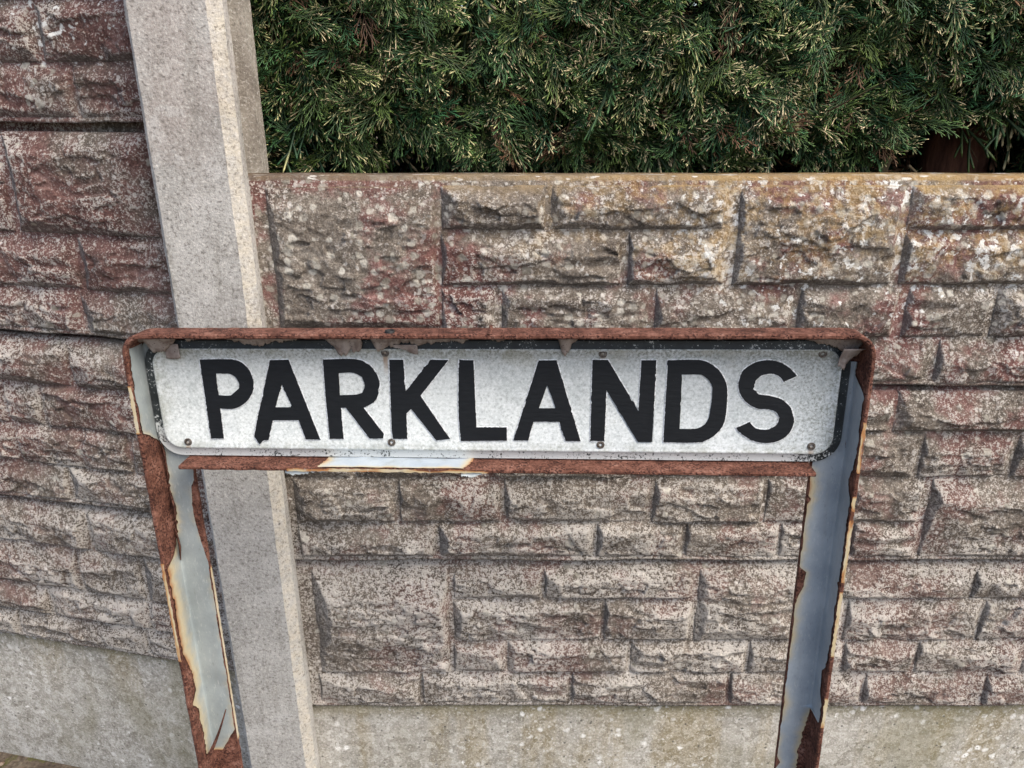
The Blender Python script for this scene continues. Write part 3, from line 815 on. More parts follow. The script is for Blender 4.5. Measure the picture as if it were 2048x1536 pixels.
leg_paint('R', 0.012, -0.86,
          [(0.02, 0.034), (-0.002, 0.030), (-0.012, 0.012), (-0.018, 0.003), (-0.102, 0.002), (-0.106, 0.008), (-0.118, 0.012), (-0.130, 0.008), (-0.136, 0.002), (-0.243, 0.002), (-0.247, 0.006), (-0.252, 0.002),
           (-0.352, 0.002), (-0.362, 0.007), (-0.375, 0.014), (-0.405, 0.013), (-0.418, 0.004), (-0.446, 0.004), (-0.449, 0.034), (-0.47, 0.040), (-0.52, 0.046), (-0.62, 0.045), (-0.9, 0.05)],
          [(0.02, 0.071), (-0.150, 0.071), (-0.155, 0.067), (-0.162, 0.071), (-0.245, 0.071), (-0.252, 0.062), (-0.272, 0.064), (-0.290, 0.071), (-0.53, 0.071), (-0.54, 0.066), (-0.55, 0.071), (-0.9, 0.071)],
          [(0.02, 0.3), (-0.10, 0.15), (-0.44, 0.20), (-0.46, 0.6), (-0.9, 0.5)], M_PAINT_R, 7, 0.80)

def strip(x_a, x_b, y_a, y_b, z_a, z_b, n, axis, mat, stain, seed, name='paint_skin', rag=0.001):
    """thin ragged paint strip on an edge face; axis = long axis"""
    u = np.linspace(0, 1, n); v = np.linspace(0, 1, 5)
    U, Vv = np.meshgrid(u, v, indexing='ij')
    jit = rag * fbm(U * n * 0.35, Vv * 2, 0, seed, 3)
    Y = y_a + 0 * U
    X = x_a + (x_b - x_a) * (U if axis == 'x' else Vv); Z = z_a + (z_b - z_a) * (U if axis == 'z' else Vv)
    if axis in ("zy", "xy"): Y = y_a + (y_b - y_a) * Vv
    if axis == 'zy': X = x_a + 0 * U; Z = z_a + (z_b - z_a) * U
    if axis == 'xy': X = x_a + (x_b - x_a) * U; Z = z_a + 0 * U
    if axis == 'z': X = X + jit * (Vv - 0.5) * 2
    elif axis == 'zy': Y = Y + jit * (Vv - 0.5) * 2
    elif axis == 'xy': Y = Y + jit * (Vv - 0.5) * 2
    else: Z = Z + jit * (Vv - 0.5) * 2
    me = arr_mesh(name, np.stack([X.ravel(), Y.ravel(), Z.ravel()], 1), grid_faces(n, 5))
    s = stain * (0.55 + 0.75 * fbm(U * n * 0.06 + seed, Vv * 0.8, 0, seed + 2, 3)) 
    s = np.maximum(s, np.exp(-np.minimum(U, 1 - U) * n / 3.0))
    vattr(me, 'stain', np.clip(s, 0, 1).ravel())
    return link(name, me, mat, frame)
M_CREAM = mat_paint('cream_undercoat', (0.46, 0.38, 0.25), (0.58, 0.51, 0.38))
# front edges and web edges that still carry paint
strip(XO_L + 0.001, XI_L - 0.0006, -0.0009, -0.0009, -0.008, -0.066, 40, 'z', M_CREAM, 0.60, 31)
strip(XO_L + 0.001, XI_L - 0.0006, -0.0009, -0.0009, -0.235, -0.378, 70, 'z', M_CREAM, 0.95, 32)
strip(XI_R + 0.0006, XO_R - 0.001, -0.0009, -0.0009, -0.045, -0.105, 40, 'z', M_CREAM, 1.35, 33)
strip(XI_R + 0.0006, XO_R - 0.001, -0.0009, -0.0009, -0.133, -0.243, 70, 'z', M_CREAM, 1.05, 34)
strip(XI_R + 0.0006, XO_R - 0.001, -0.0009, -0.0009, -0.255, -0.345, 70, 'z', M_CREAM, 0.75, 35)
strip(XI_R + 0.0006, XO_R - 0.001, -0.0009, -0.0009, -0.405, -0.450, 30, 'z', M_CREAM, 0.8, 36)
strip(XO_L + WEB + 0.0009, 0, DEP + 0.0004, DEP + TH - 0.0004, -0.262, -0.535, 120, 'zy', M_CREAM, 0.30, 37)

# bottom rail: angle, one leg out towards the street, one up behind the plate
ZR = -0.1070
V = []; F = []
xs = np.arange(-0.3900, 0.3375, 0.004)
sec = [(0.003, ZR - 0.0012), (0.0042, ZR), (0.0325, ZR), (0.0325, -0.078), (0.0355, -0.078), (0.0355, ZR - 0.0045), (0.004, ZR - 0.0045), (0.003, ZR - 0.0035)]
for xx in xs:
    for (yy, zz) in sec:
        j1 = 0.0007 * float(fbm(xx * 60, yy * 50, zz * 50, 5, 3)); V.append((xx, yy + j1 * (1.5 if yy < 0.01 else 0.2), zz + j1))
k = len(sec)
for a in range(len(xs) - 1):
    for j in range(k):
        c = (j + 1) % k
        F.append((a * k + j, a * k + c, (a + 1) * k + c, (a + 1) * k + j))
F.append(tuple(range(k))[::-1]); F.append(tuple(range((len(xs) - 1) * k, len(xs) * k)))
me = py_mesh('bottom_rail', V, F)
rail = part('bottom_rail', me, mat_rust('rusted_rail', 1.05), sharp=40)
M_PAINT_W = mat_paint('pale_gloss_paint', (0.36, 0.42, 0.48), (0.45, 0.50, 0.54), 0.4)
def rail_paint():
    nx, ny = 90, 12
    U, W_ = np.meshgrid(np.linspace(0, 1, nx), np.linspace(0, 1, ny), indexing='ij')
    xl = -0.226 + 0.006 * W_ ; xr = -0.048 - 0.010 * (1 - W_) ** 2
    X = xl + (xr - xl) * U + 0.002 * fbm(W_ * 9, U * 0, 0, 4, 3) * np.where(np.abs(U - 0.5) > 0.45, 1, 0)
    Y = 0.0030 + (0.0315 - 0.0030) * W_
    Z = ZR + 0.0012 + 0.001 * fbm(X * 40, Y * 40, 0, 6, 3)
    me = arr_mesh('paint_skin', np.stack([X.ravel(), Y.ravel(), Z.ravel()], 1), grid_faces(nx, ny))
    st = np.maximum(0.85 * np.exp(-W_ / 0.16), 1.0 * np.exp(-np.minimum(U, 1 - U) / 0.05)) * (0.75 + 0.5 * fbm(X * 50, Y * 50, 0, 16, 3))
    vattr(me, 'stain', st.ravel())
    link('paint_skin', me, M_PAINT_W, rail)
rail_paint()
o = strip(-0.262, -0.028, 0.0022, 0.0022, ZR - 0.0005, ZR - 0.0042, 120, 'x', M_CREAM, 1.15, 41)
o.parent = rail

# peeling flakes hanging from the top of the frame and below the rail
def hanging(x0, x1, prof, ztop, y_top, y_bot, seed, mat=M_FLAKE, parent=frame, rag=0.0034, curl=0.0015):
    n = max(8, int((x1 - x0) / 0.0012)); m = 9
    xs = np.linspace(x0, x1, n)
    zl = np.interp((xs - x0) / (x1 - x0), [p[0] for p in prof], [p[1] for p in prof]) + rag * (fbm(xs * 130, xs * 0 + seed, 0, seed, 4, 0.7) + 0.9 * np.abs(vnoise(xs * 420, xs * 0, 0, seed + 5)))
    zl = ztop + (zl - ztop) * 0.86
    zl = np.minimum(zl, ztop - 0.0005)
    W_ = np.linspace(0, 1, m)
    X = np.repeat(xs[:, None], m, 1)
    Z = ztop + (zl - ztop)[:, None] * W_[None, :]
    Y = y_top + (y_bot - y_top) * W_[None, :] + curl * fbm(X * 45, Z * 45, 0, seed + 2, 2) * W_[None, :]
    Y = np.minimum(Y, 0.0285)
    me = arr_mesh('paint_flake', np.stack([X.ravel(), Y.ravel(), Z.ravel()], 1), grid_faces(n, m))
    o = link('paint_flake', me, mat, parent)
    s = o.modifiers.new('thickness', 'SOLIDIFY'); s.thickness = 0.0005
    return o
ZF = ZI - 0.0002
hanging(-0.4225, -0.377, [(0, .034), (.15, .030), (.3, .018), (.42, .021), (.55, .019), (.7, .027), (.85, .031), (1, .040)], ZF, .012, .024, 1)
hanging(-0.3965, -0.3795, [(0, .013), (.5, .012), (.9, .0125), (1, .014)], .0335, .0262, .0280, 2, rag=0.0007, curl=0.001)
hanging(-0.368, -0.215, [(0, .034), (.1, .038), (.22, .040), (.33, .037), (.42, .031), (.55, .028), (.66, .032), (.8, .038), (.92, .040), (1, .043)], ZF, .016, .027, 3)
hanging(-0.210, -0.168, [(0, .040), (.2, .030), (.36, .017), (.55, .016), (.68, .024), (.78, .020), (.92, .021), (1, .034)], ZF, .016, .0265, 4)
hanging(-0.158, -0.045, [(0, .038), (.06, .021), (.14, .025), (.3, .033), (.5, .031), (.75, .034), (.9, .032), (1, .040)], ZF, .014, .0265, 5)
hanging(-0.136, -0.106, [(0, .030), (.5, .026), (.85, .0195), (1, .020)], .0335, .0245, .0265, 15, rag=0.001, curl=0.002)
hanging(-0.045, 0.004, [(0, .040), (.3, .036), (.6, .034), (.8, .040), (1, .044)], ZF, .018, .027, 6)
hanging(0.040, 0.074, [(0, .041), (.3, .034), (.42, .020), (.5, .016), (.6, .019), (.72, .032), (1, .042)], ZF, .016, .0268, 7)
hanging(0.306, 0.3735, [(0, .043), (.25, .034), (.5, .030), (.75, .021), (.9, .024), (1, .030)], ZF, .014, .0262, 8)
hanging(0.350, 0.3725, [(0, .006), (.3, .002), (.6, .014), (1, .026)], .033, .012, .0245, 9, curl=0.006)
hanging(-0.2645, -0.214, [(0, -.1170), (.3, -.1190), (.6, -.1165), (1, -.1130)], ZR - 0.0046, .006, .004, 10, mat_paint('pale_gloss_underside', (0.42, 0.46, 0.46), (0.5, 0.53, 0.52)), rail)
hanging(-0.060, -0.036, [(0, -.1150), (.4, -.1185), (.7, -.1160), (1, -.1125)], ZR - 0.0046, .006, .003, 11, bpy.data.materials['pale_gloss_underside'], rail)
# brown curls along the root of the left leg, where the skin has split
def curl(z0, z1, x, y, wdt, seed):
    n, m = 60, 8
    zs = np.linspace(z0, z1, n); u = np.linspace(0, 1, m)
    env = np.clip(np.sin(np.linspace(0.08, math.pi - 0.08, n)), 0.05, 1) ** 0.6
    w = wdt * env * (0.8 + 0.35 * fbm(zs * 60, zs * 0, 0, seed, 3))
    A = u[None, :] * 1.9
    X = x + w[:, None] * (np.sin(A) * 0.55) + 0.001 * fbm(zs * 40, zs * 0 + 3, 0, seed, 2)[:, None]
    Y = y - w[:, None] * (1 - np.cos(A)) * 0.55
    Z = np.repeat(zs[:, None], m, 1)
    me = arr_mesh('paint_flake', np.stack([X.ravel(), Y.ravel(), Z.ravel()], 1), grid_faces(n, m))
    o = link('paint_flake', me, M_FLAKE_D, frame)
    s = o.modifiers.new('thickness', 'SOLIDIFY'); s.thickness = 0.0006
M_FLAKE_D = mat_rust('rusted_flake', 0.75)
curl(-0.082, -0.145, XI_L + 0.0015, 0.0345, 0.011, 3)
curl(-0.148, -0.205, XI_L + 0.0018, 0.0345, 0.013, 4)
curl(-0.205, -0.250, XI_L + 0.0012, 0.0330, 0.009, 5)
# curled splinter of paint low on the left leg
V = []; F = []
for i in range(14):
    u = i / 13
    cx = XI_L + 0.003 + 0.030 * u; cz = -0.545 + 0.072 * u - 0.02 * u * (1 - u); cy = 0.014 + 0.012 * u
    w = 0.0026 * (1 - 0.75 * u)
    V += [(cx - w, cy, cz + w * 0.5), (cx, cy - 0.0016, cz), (cx + w, cy, cz - w * 0.5)]
for i in range(13):
    for j in range(2):
        F.append((i * 3 + j, i * 3 + j + 1, (i + 1) * 3 + j + 1, (i + 1) * 3 + j))
link('paint_splinter', py_mesh('paint_splinter', V, F), M_FLAKE_D, frame)
# bolt hole through the top flange, ringed dark, and a butt weld
def ring_disc(cx, cy, cz, r, name, mat, parent, h=0.0012):
    n = 20
    V = [(cx, cy, cz - 0.003)]
    for rr, hh in ((r * 0.72, -0.003), (r * 0.8, h), (r, h), (r * 1.05, -0.0005)):
        for i in range(n):
            a = 2 * math.pi * i / n
            V.append((cx + rr * math.cos(a), cy + rr * math.sin(a), cz + hh))
    F = [(0, 1 + i, 1 + (i + 1) % n) for i in range(n)]
    for q in range(3):
        for i in range(n):
            F.append((1 + q * n + i, 1 + (q + 1) * n + i, 1 + (q + 1) * n + (i + 1) % n, 1 + q * n + (i + 1) % n))
    return link(name, py_mesh(name, V, F), mat, parent)
nd = NB('dark_bolt'); M_BOLT = nd.done((0.012, 0.012, 0.012), 0.6)
ring_disc(-0.1320, 0.0085, ZT + 0.0004, 0.0052, 'bolt', M_BOLT, frame, 0.0022)
n = 24; V = []; F = []
for i in range(n):
    u = i / (n - 1)
    for j in range(7):
        a = math.pi * j / 6
        V.append((-0.0245 + 0.0019 * math.cos(a) + 0.0006 * math.sin(i * 1.7), -0.0007 + u * (DEP + 0.0045), ZT - 0.0004 + 0.0017 * math.sin(a) * (0.8 + 0.3 * math.sin(i * 2.1))))
for i in range(n - 1):
    for j in range(6):
        F.append((i * 7 + j, i * 7 + j + 1, (i + 1) * 7 + j + 1, (i + 1) * 7 + j))
link('weld_bead', py_mesh('weld_bead', V, F), M_FLAKE_D, frame)

# nameplate: pressed sheet, rounded corners, raised bead inside the black rim
PX0, PX1, PZ0, PZ1 = -0.4245, 0.3668, -0.1055, 0.0372
YP = 0.0300
def rrect(inset, n=10, R=0.030):
    r = max(R - inset, 0.004)
    x0, x1, z0, z1 = PX0 + inset, PX1 - inset, PZ0 + inset, PZ1 - inset
    P = []
    for cx, cz, a0 in ((x1 - r, z1 - r, 0), (x0 + r, z1 - r, 90), (x0 + r, z0 + r, 180), (x1 - r, z0 + r, 270)):
        for i in range(n + 1):
            a = math.radians(a0 + 90 * i / n)
            P.append((cx + r * math.cos(a), cz + r * math.sin(a)))
    return P
levels = [(0.0, 0.0032, 1), (0.0, 0.0010, 1), (0.0008, 0.0, 1), (0.0092, 0.0, 1), (0.0100, -0.0009, .5), (0.0113, -0.0011, 0), (0.0126, -0.0009, 0), (0.0136, 0.0, 0)]
V = []; F = []; rimv = []
for ins, dy, rv in levels:
    for (a, c) in rrect(ins):
        V.append((a, YP + dy, c)); rimv.append(rv)
k = len(rrect(0))
for q in range(len(levels) - 1):
    for i in range(k):
        j = (i + 1) % k
        F.append((q * k + i, q * k + j, (q + 1) * k + j, (q + 1) * k + i)[::-1])
F.append(tuple(range((len(levels) - 1) * k, len(levels) * k))[::-1])
me = py_mesh('nameplate', V, F)
vattr(me, 'rim', rimv)
plate = part('nameplate', me, mat_plate(), sharp=50)

def smooth_poly(pts, seed, jit):
    """dense outline: curves through gentle bends, keeps corners, brush-wobbled"""
    P = [np.array(p, float) for p in pts]; n = len(P)
    corner = []
    for i in range(n):
        a = P[i] - P[i - 1]; c = P[(i + 1) % n] - P[i]
        ang = abs(math.degrees(math.atan2(a[0] * c[1] - a[1] * c[0], a @ c)))
        corner.append(ang > 42)
    out = []
    for i in range(n):
        p0, p1, p2, p3 = P[i - 1], P[i], P[(i + 1) % n], P[(i + 2) % n]
        L = np.linalg.norm(p2 - p1)
        m1 = (p2 - p1) if corner[i] else (p2 - p0) * L / (np.linalg.norm(p2 - p1) + np.linalg.norm(p1 - p0))
        m2 = (p2 - p1) if corner[(i + 1) % n] else (p3 - p1) * L / (np.linalg.norm(p3 - p2) + np.linalg.norm(p2 - p1))
        st = max(1, int(L / 1.1))
        for s in range(st):
            t = s / st
            q = (2 * t**3 - 3 * t**2 + 1) * p1 + (t**3 - 2 * t**2 + t) * m1 + (-2 * t**3 + 3 * t**2) * p2 + (t**3 - t**2) * m2
            out.append(q)
    out = np.array(out)
    nx = fbm(out[:, 0] * 0.28, out[:, 1] * 0.28, 0, seed, 3, 0.6); nz = fbm(out[:, 0] * 0.28, out[:, 1] * 0.28, 5.5, seed + 7, 3, 0.75)
    blob = np.clip(vnoise(out[:, 0] * 0.09, out[:, 1] * 0.09, 2.2, seed + 9) - 0.35, 0, 1) * 2.2
    return out + np.stack([nx, nz], 1) * (jit + jit * 4.0 * blob)[:, None]

def grow(lp, d):
    """push an outline outwards (holes inwards) by d"""
    a = np.roll(lp, 1, 0); c = np.roll(lp, -1, 0)
    t = c - a
    t /= np.linalg.norm(t, axis=1)[:, None] + 1e-9
    return lp + np.stack([-t[:, 1], t[:, 0]], 1) * d

def poly_mesh(name, loops, depth, offset=0.0):
    cu = bpy.data.curves.new(name, 'CURVE')
    cu.dimensions = '2D'; cu.fill_mode = 'BOTH'
    cu.extrude = depth / 2; cu.bevel_depth = 0.00012; cu.bevel_resolution = 1; cu.offset = offset
    for lp in loops:
        s = cu.splines.new('POLY')
        s.points.add(len(lp) - 1)
        for p, q in zip(s.points, lp): p.co = (q[0] / 1000, q[1] / 1000, 0, 1)
        s.use_cyclic_u = True
    ob = bpy.data.objects.new(name, cu)
    COL.objects.link(ob)
    dg = bpy.context.evaluated_depsgraph_get()
    me = bpy.data.meshes.new_from_object(ob.evaluated_get(dg))
    bpy.data.objects.remove(ob); bpy.data.curves.remove(cu)
    me.transform(Matrix.Rotation(math.pi / 2, 4, 'X'))
    me.materials.clear()
    me.name = name
    return me
M_LET = mat_letter(); M_RIM = mat_rim()
for i, (ch, loops) in enumerate(LETTERS.items()):
    dense = [smooth_poly(l, 50 + i * 5 + q, 0.36) for q, l in enumerate(loops)]
    clean = [smooth_poly(l, 90 + i * 5 + q, 0.10) for q, l in enumerate(loops)]
    rim = link('letter_edge', poly_mesh('letter_edge', [grow(l, 1.0) for l in clean], 0.0005), M_RIM, plate, (0, YP - 0.0002, 0), smooth=False)
    let = link('letter', poly_mesh('letter', dense, 0.0006), M_LET, plate, (0, YP - 0.00065, 0), smooth=False)
    let['label'] = 'black painted letter ' + ch[0]

# screws
n = 24; V = [(0, 0.0016, 0)]; F = []
for rr, yy in ((0.0011, 0.0016), (0.0014, -0.0006), (0.0027, -0.0012), (0.0032, -0.0002), (0.0036, -0.0010), (0.0040, -0.0008), (0.0043, 0.0004)):
    for i in range(n):
        a = 2 * math.pi * i / n
        V.append((rr * math.cos(a), yy, rr * math.sin(a)))
F = [(0, 1 + (i + 1) % n, 1 + i) for i in range(n)]
for q in range(6):
    for i in range(n):
        j = (i + 1) % n
        F.append((1 + q * n + i, 1 + q * n + j, 1 + (q + 1) * n + j, 1 + (q + 1) * n + i))
sm = py_mesh('screw', V, F); M_SCR = mat_screw()
for (a, c) in SCREWS:
    o = link('screw', sm, M_SCR, plate, (a / 1000, YP, c / 1000))
    o.rotation_euler = (0, a * 7, 0)
    o.scale = (1.12, 1.0, 1.12)

# ------------------------------------------------------------------ conifer hedge
def branchlet(p, d, L, r, up, bend):
    """tapered three-sided scale-leaf shoot; returns verts (3 rings) and tip flag"""
    side = np.cross(d, up); side /= np.linalg.norm(side) + 1e-9
    V = []; T = []
    for t, rr in ((0.0, r * 0.8), (0.5, r), (0.88, r * 0.8)):
        c = p + d * L * t + bend * L * t * t
        for a in (0, 2.0944, 4.1888):
            V.append(c + rr * (math.cos(a) * side + 0.55 * math.sin(a) * up)); T.append(t)
    V.append(p + d * L + bend * L); T.append(1.0)
    F = []
    for q in (0, 3):
        for i in range(3):
            j = (i + 1) % 3
            F += [(q + i, q + j, q + 3 + j), (q + i, q + 3 + j, q + 3 + i)]
    for i in range(3):
        F.append((6 + i, 6 + (i + 1) % 3, 9))
    return V, F, T

def spray_template(seed, dead=False):
    rg = np.random.default_rng(seed)
    V, F, T = [], [], []
    up = np.array([0, 0, 1.0])
    def put(p, d, L, r, bend):
        v, f, t = branchlet(p, d, L, r, up, bend)
        o = len(V); V.extend(v); T.extend(t); F.extend([(a + o, b + o, c + o) for a, b, c in f])
    L = rg.uniform(0.060, 0.105)
    cur = rg.uniform(-0.35, 0.35)
    droop = rg.uniform(0.0, 0.35)
    def stem(t): return np.array([cur * L * t * t * 0.5, L * t, -droop * L * t * t])
    def sdir(t):
        d = np.array([cur * t, 1.0, -2 * droop * t]); return d / np.linalg.norm(d)
    for q in range(3):
        put(stem(q / 3), sdir(q / 3), L / 3 * 1.05, 0.0011, np.zeros(3))
    nb = int(rg.integers(8, 13))
    for i in range(nb):
        t = 0.12 + 0.86 * i / (nb - 1)
        s = 1 if i % 2 else -1
        a = s * rg.uniform(0.45, 0.80) * (1 - 0.35 * t)
        d0 = sdir(t)
        d = np.array([d0[0] * math.cos(a) + d0[1] * math.sin(a), d0[1] * math.cos(a) - d0[0] * math.sin(a), d0[2] + rg.uniform(-0.12, 0.12)])
        d /= np.linalg.norm(d)
        bl = L * rg.uniform(0.34, 0.60) * (1 - 0.50 * t) + 0.008
        bend = d0 * 0.18 + np.array([0, 0, -0.10 * rg.random()])
        p = stem(t)
        r = rg.uniform(0.0013, 0.00175)
        put(p, d, bl, r, bend)
        for k in range(int(bl / 0.0125)):
            tt = 0.35 + 0.6 * k / max(1, int(bl / 0.0125))
            a2 = (1 if k % 2 else -1) * rg.uniform(0.35, 0.6)
            d2 = np.array([d[0] * math.cos(a2) + d[1] * math.sin(a2), d[1] * math.cos(a2) - d[0] * math.sin(a2), d[2] + rg.uniform(-0.1, 0.1)])
            put(p + d * bl * tt + bend * bl * tt * tt, d2 / np.linalg.norm(d2), rg.uniform(0.008, 0.017), r * 0.92, bend * 0.6)
    return np.array(V), np.array(F, dtype=np.int64), np.array(T)

TEMPL = [spray_template(400 + i) for i in range(14)]
rgh = np.random.default_rng(42)
HX0, HX1, HZ0, HZ1 = -0.62, 1.75, 1.02, 1.95
def front_y(x, z):
    return 1.218 + 0.050 * fbm(x * 5.5, z * 7.0, 0, 91, 3, 0.7) + 0.06 * np.clip((1.23 - z) / 0.1, 0, 1)

def scatter(n, x0, x1, z0, z1, dy0, dy1, smin, smax, tone, brown, tipp):
    Vs, Fs, Cs = [], [], []
    off = 0
    for q in range(n):
        V, F, T = TEMPL[rgh.integers(len(TEMPL))]
        x = rgh.uniform(x0, x1); z = rgh.uniform(z0, z1)
        y = float(front_y(x, z)) + rgh.uniform(dy0, dy1)
        if z < 1.29 and y < 1.37:
            # bare hollows low down where stems and shade show
            if 0.60 < x < 0.83 and z < 1.272 - 0.03 * float(vnoise(x * 30, 1.1, 0, 4)): continue
            if z < 1.228 + 0.03 * float(vnoise(x * 26, 2.2, 0, 5)) and float(vnoise(x * 7.5, 3.3, 0.5, 8)) > 0.30: continue
        ax = np.array([rgh.normal(0, 0.62), -0.60 + rgh.normal(0, 0.4), -0.36 + rgh.normal(0, 0.6)])
        ax /= np.linalg.norm(ax)
        nr = np.array([rgh.normal(0, 0.5), -0.95 + rgh.normal(0, 0.35), 0.55 + rgh.normal(0, 0.4)])
        nr -= ax * (nr @ ax); nr /= np.linalg.norm(nr) + 1e-9
        sd = np.cross(ax, nr)
        s = rgh.uniform(smin, smax)
        W = (V[:, 0:1] * sd + V[:, 1:2] * ax + V[:, 2:3] * nr) * s
        tip_y = W[:, 1].min()
        W = W + np.array([x, y - 0.45 * tip_y * 0 , z]) - ax * 0.05 * s
        u = rgh.random(); tip = None
        if u < brown:
            c0 = np.array([0.055, 0.026, 0.014]) * rgh.uniform(0.7, 1.7); c1 = np.array([0.27, 0.145, 0.075]) * rgh.uniform(0.6, 1.4)
        else:
            gmix = rgh.random()
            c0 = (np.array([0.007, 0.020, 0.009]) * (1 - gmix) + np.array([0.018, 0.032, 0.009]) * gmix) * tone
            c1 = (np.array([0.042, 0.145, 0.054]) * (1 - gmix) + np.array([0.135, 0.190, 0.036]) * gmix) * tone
            if rgh.random() < tipp:
                w = rgh.random()
                tip = (np.array([0.44, 0.42, 0.19]) * (1 - w) + np.array([0.55, 0.42, 0.27]) * w) * rgh.uniform(0.7, 1.7)
        tt = np.clip(T, 0, 1)[:, None] ** 2.2
        jit = rgh.uniform(0.75, 1.25, (len(T), 1))
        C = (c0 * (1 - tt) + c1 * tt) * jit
        if tip is not None:
            # clipped ends dry to straw; each shoot has four vertex rings sharing one tip value
            sel = np.repeat(rgh.random(len(T) // 10) < 0.55, 10)[:, None] * (T[:, None] > 0.8)
            C = np.where(sel, tip * jit, C)
        Vs.append(W); Fs.append(F + off); Cs.append(C)
        off += len(V)
    return np.concatenate(Vs), np.concatenate(Fs), np.concatenate(Cs)

hedge = empty('hedge', (0.55, 1.40, 0))
tag(hedge, 'dense dark green clipped conifer hedge behind the wall', 'hedge')
M_FOL = mat_foliage()
def foliage(name, args):
    V, F, C = args
    V = V - np.array([0.55, 1.40, 0])
    me = arr_mesh(name, V, F)
    a = me.color_attributes.new('tint', 'FLOAT_COLOR', 'POINT')
    a.data.foreach_set('color', np.concatenate([C, np.ones((len(C), 1))], 1).astype(np.float32).ravel())
    o = link(name, me, M_FOL, hedge)
    o['kind'] = 'stuff'
    return o
Ns = 1.0
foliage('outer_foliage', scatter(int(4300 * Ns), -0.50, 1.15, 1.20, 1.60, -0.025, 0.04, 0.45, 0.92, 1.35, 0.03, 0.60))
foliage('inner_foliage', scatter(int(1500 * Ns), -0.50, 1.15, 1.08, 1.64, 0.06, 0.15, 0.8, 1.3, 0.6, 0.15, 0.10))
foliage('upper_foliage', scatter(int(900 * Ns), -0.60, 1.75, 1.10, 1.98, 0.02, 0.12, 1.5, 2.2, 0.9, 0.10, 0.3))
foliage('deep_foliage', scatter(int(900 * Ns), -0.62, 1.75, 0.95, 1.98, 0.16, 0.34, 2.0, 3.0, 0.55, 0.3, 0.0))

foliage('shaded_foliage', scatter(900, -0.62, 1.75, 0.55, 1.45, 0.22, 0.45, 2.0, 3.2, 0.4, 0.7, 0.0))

M_BARK = mat_bark('cypress_bark', (0.045, 0.018, 0.012), (0.17, 0.075, 0.045))
M_TWIG = mat_bark('twig_bark', (0.05, 0.035, 0.02), (0.22, 0.17, 0.10))
def tube(pts, radii, seg=10, seed=0, rough=0.12):
    pts = [np.array(p, float) for p in pts]
    V = []; F = []
    for i, (p, r) in enumerate(zip(pts, radii)):
        d = pts[min(i + 1, len(pts) - 1)] - pts[max(i - 1, 0)]; d /= np.linalg.norm(d)
        a = np.cross(d, [0.3, 0.9, 0.2]); a /= np.linalg.norm(a); b = np.cross(d, a)
        for k in range(seg):
            an = 2 * math.pi * k / seg
            rr = r * (1 + rough * float(vnoise(i * 0.7, k * 0.9, seed, seed)))
            V.append(p + rr * (math.cos(an) * a + math.sin(an) * b))
    for i in range(len(pts) - 1):
        for k in range(seg):
            l = (k + 1) % seg
            F.append((i * seg + k, i * seg + l, (i + 1) * seg + l, (i + 1) * seg + k))
    return V, F
HO = np.array([0.55, 1.40, 0])
def wood(name, pts, radii, mat, seg=10, seed=0):
    V, F = tube([np.array(p) - HO for p in pts], radii, seg, seed)
    return link(name, py_mesh(name, V, F), mat, hedge)
# stout trunk seen through the gap at the lower right, thinner stems further along
wood('trunk', [(0.76, 1.375, 0), (0.757, 1.37, 0.6), (0.752, 1.365, 1.10), (0.75, 1.37, 1.25), (0.75, 1.39, 1.45), (0.76, 1.42, 1.9)], [0.075, 0.062, 0.056, 0.052, 0.045, 0.03], M_BARK, 18, 1)
for i, tx in enumerate((-0.42, 0.02, 0.36, 1.22)):
    wood('trunk', [(tx, 1.50, 0), (tx + 0.02, 1.51, 0.7), (tx - 0.01, 1.50, 1.3), (tx + 0.03, 1.52, 1.9)], [0.05, 0.042, 0.034, 0.02], M_BARK, 12, 3 + i)
wood('branch', [(0.598, 1.30, 1.13), (0.603, 1.292, 1.19), (0.613, 1.29, 1.23), (0.616, 1.30, 1.27), (0.630, 1.33, 1.34)], [0.009, 0.0085, 0.008, 0.0065, 0.005], M_TWIG, 9, 9)
rt = np.random.default_rng(12)
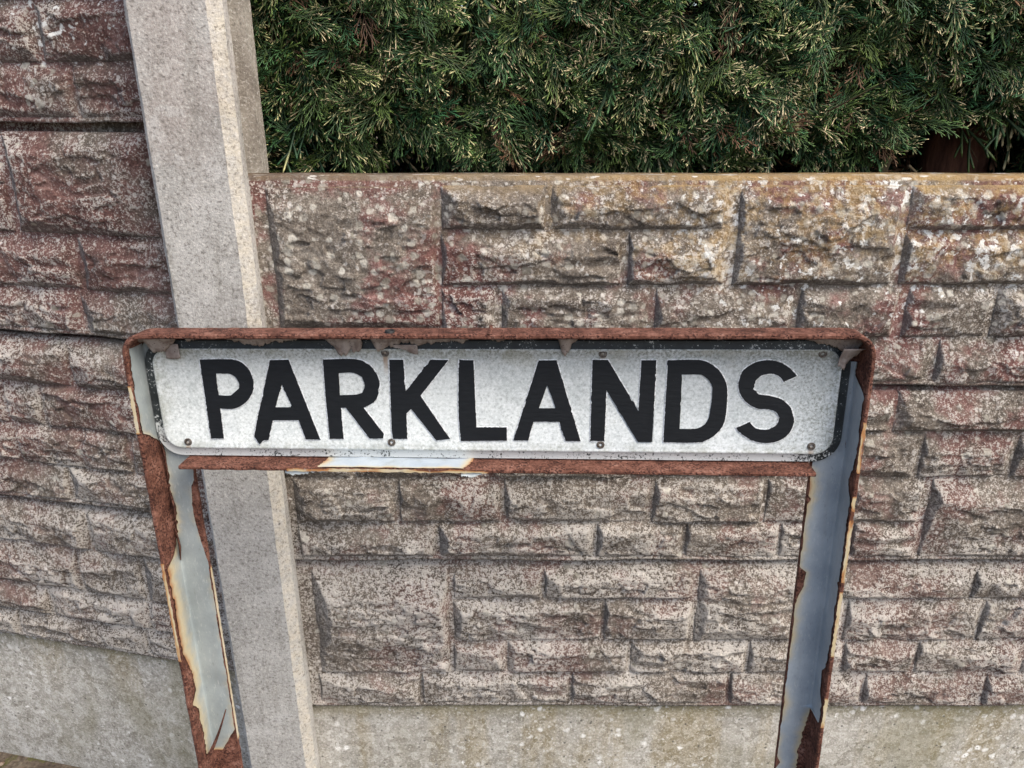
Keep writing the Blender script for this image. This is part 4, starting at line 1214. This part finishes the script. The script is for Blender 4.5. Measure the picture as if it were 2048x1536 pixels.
for i in range(46):
    x = rt.uniform(-0.42, 1.1); z = rt.uniform(1.14, 1.40); y = float(front_y(x, z)) + rt.uniform(0.0, 0.09)
    d = np.array([rt.normal(0, 0.7), rt.normal(-0.25, 0.3), rt.normal(0.1, 0.6)]); d /= np.linalg.norm(d)
    L = rt.uniform(0.06, 0.16); bnd = np.array([rt.normal(0, 0.3), 0, rt.normal(0, 0.3)])
    P = [np.array([x, y, z]) + d * L * t + bnd * L * t * t for t in np.linspace(0, 1, 6)]
    r = rt.uniform(0.0009, 0.0024)
    wood('twig', P, list(np.linspace(r, r * 0.35, 6)), M_TWIG if i % 3 else M_BARK, 6, 20 + i)

# ------------------------------------------------------------------ grit and litter along the foot of the wall
rp = np.random.default_rng(3)
ico = [(0, 0, 1), (0.89, 0, 0.45), (0.28, 0.85, 0.45), (-0.72, 0.53, 0.45), (-0.72, -0.53, 0.45), (0.28, -0.85, 0.45), (0.72, 0.53, -0.45), (-0.28, 0.85, -0.45), (-0.89, 0, -0.45), (-0.28, -0.85, -0.45), (0.72, -0.53, -0.45), (0, 0, -1)]
icf = [(0, 1, 2), (0, 2, 3), (0, 3, 4), (0, 4, 5), (0, 5, 1), (1, 6, 2), (2, 7, 3), (3, 8, 4), (4, 9, 5), (5, 10, 1), (2, 6, 7), (3, 7, 8), (4, 8, 9), (5, 9, 10), (1, 10, 6), (6, 11, 7), (7, 11, 8), (8, 11, 9), (9, 11, 10), (10, 11, 6)]
Vs = []; Fs = []
for i in range(2600):
    u = rp.uniform(-1.5, 1.5); dy = abs(rp.normal(0, 0.16))
    x = u; y = (1.05 if u > -0.45 else 1.075 + (-0.45 - u) * math.tan(math.radians(12))) - dy
    s = rp.uniform(0.002, 0.009)
    q = np.array(ico) * s * rp.uniform(0.6, 1.3, (12, 3)) * np.array([1, 1, 0.6])
    a = rp.uniform(0, 6.28); R2_ = np.array([[math.cos(a), -math.sin(a), 0], [math.sin(a), math.cos(a), 0], [0, 0, 1]])
    Vs.append(q @ R2_.T + np.array([x, y, s * 0.3])); Fs.append(np.array(icf) + 12 * i)
o = link('grit', arr_mesh('grit', np.concatenate(Vs), np.concatenate(Fs)), mat_pebble(), smooth=False)
tag(o, 'brown grit and litter on the soil along the wall foot', 'grit', kind='stuff')
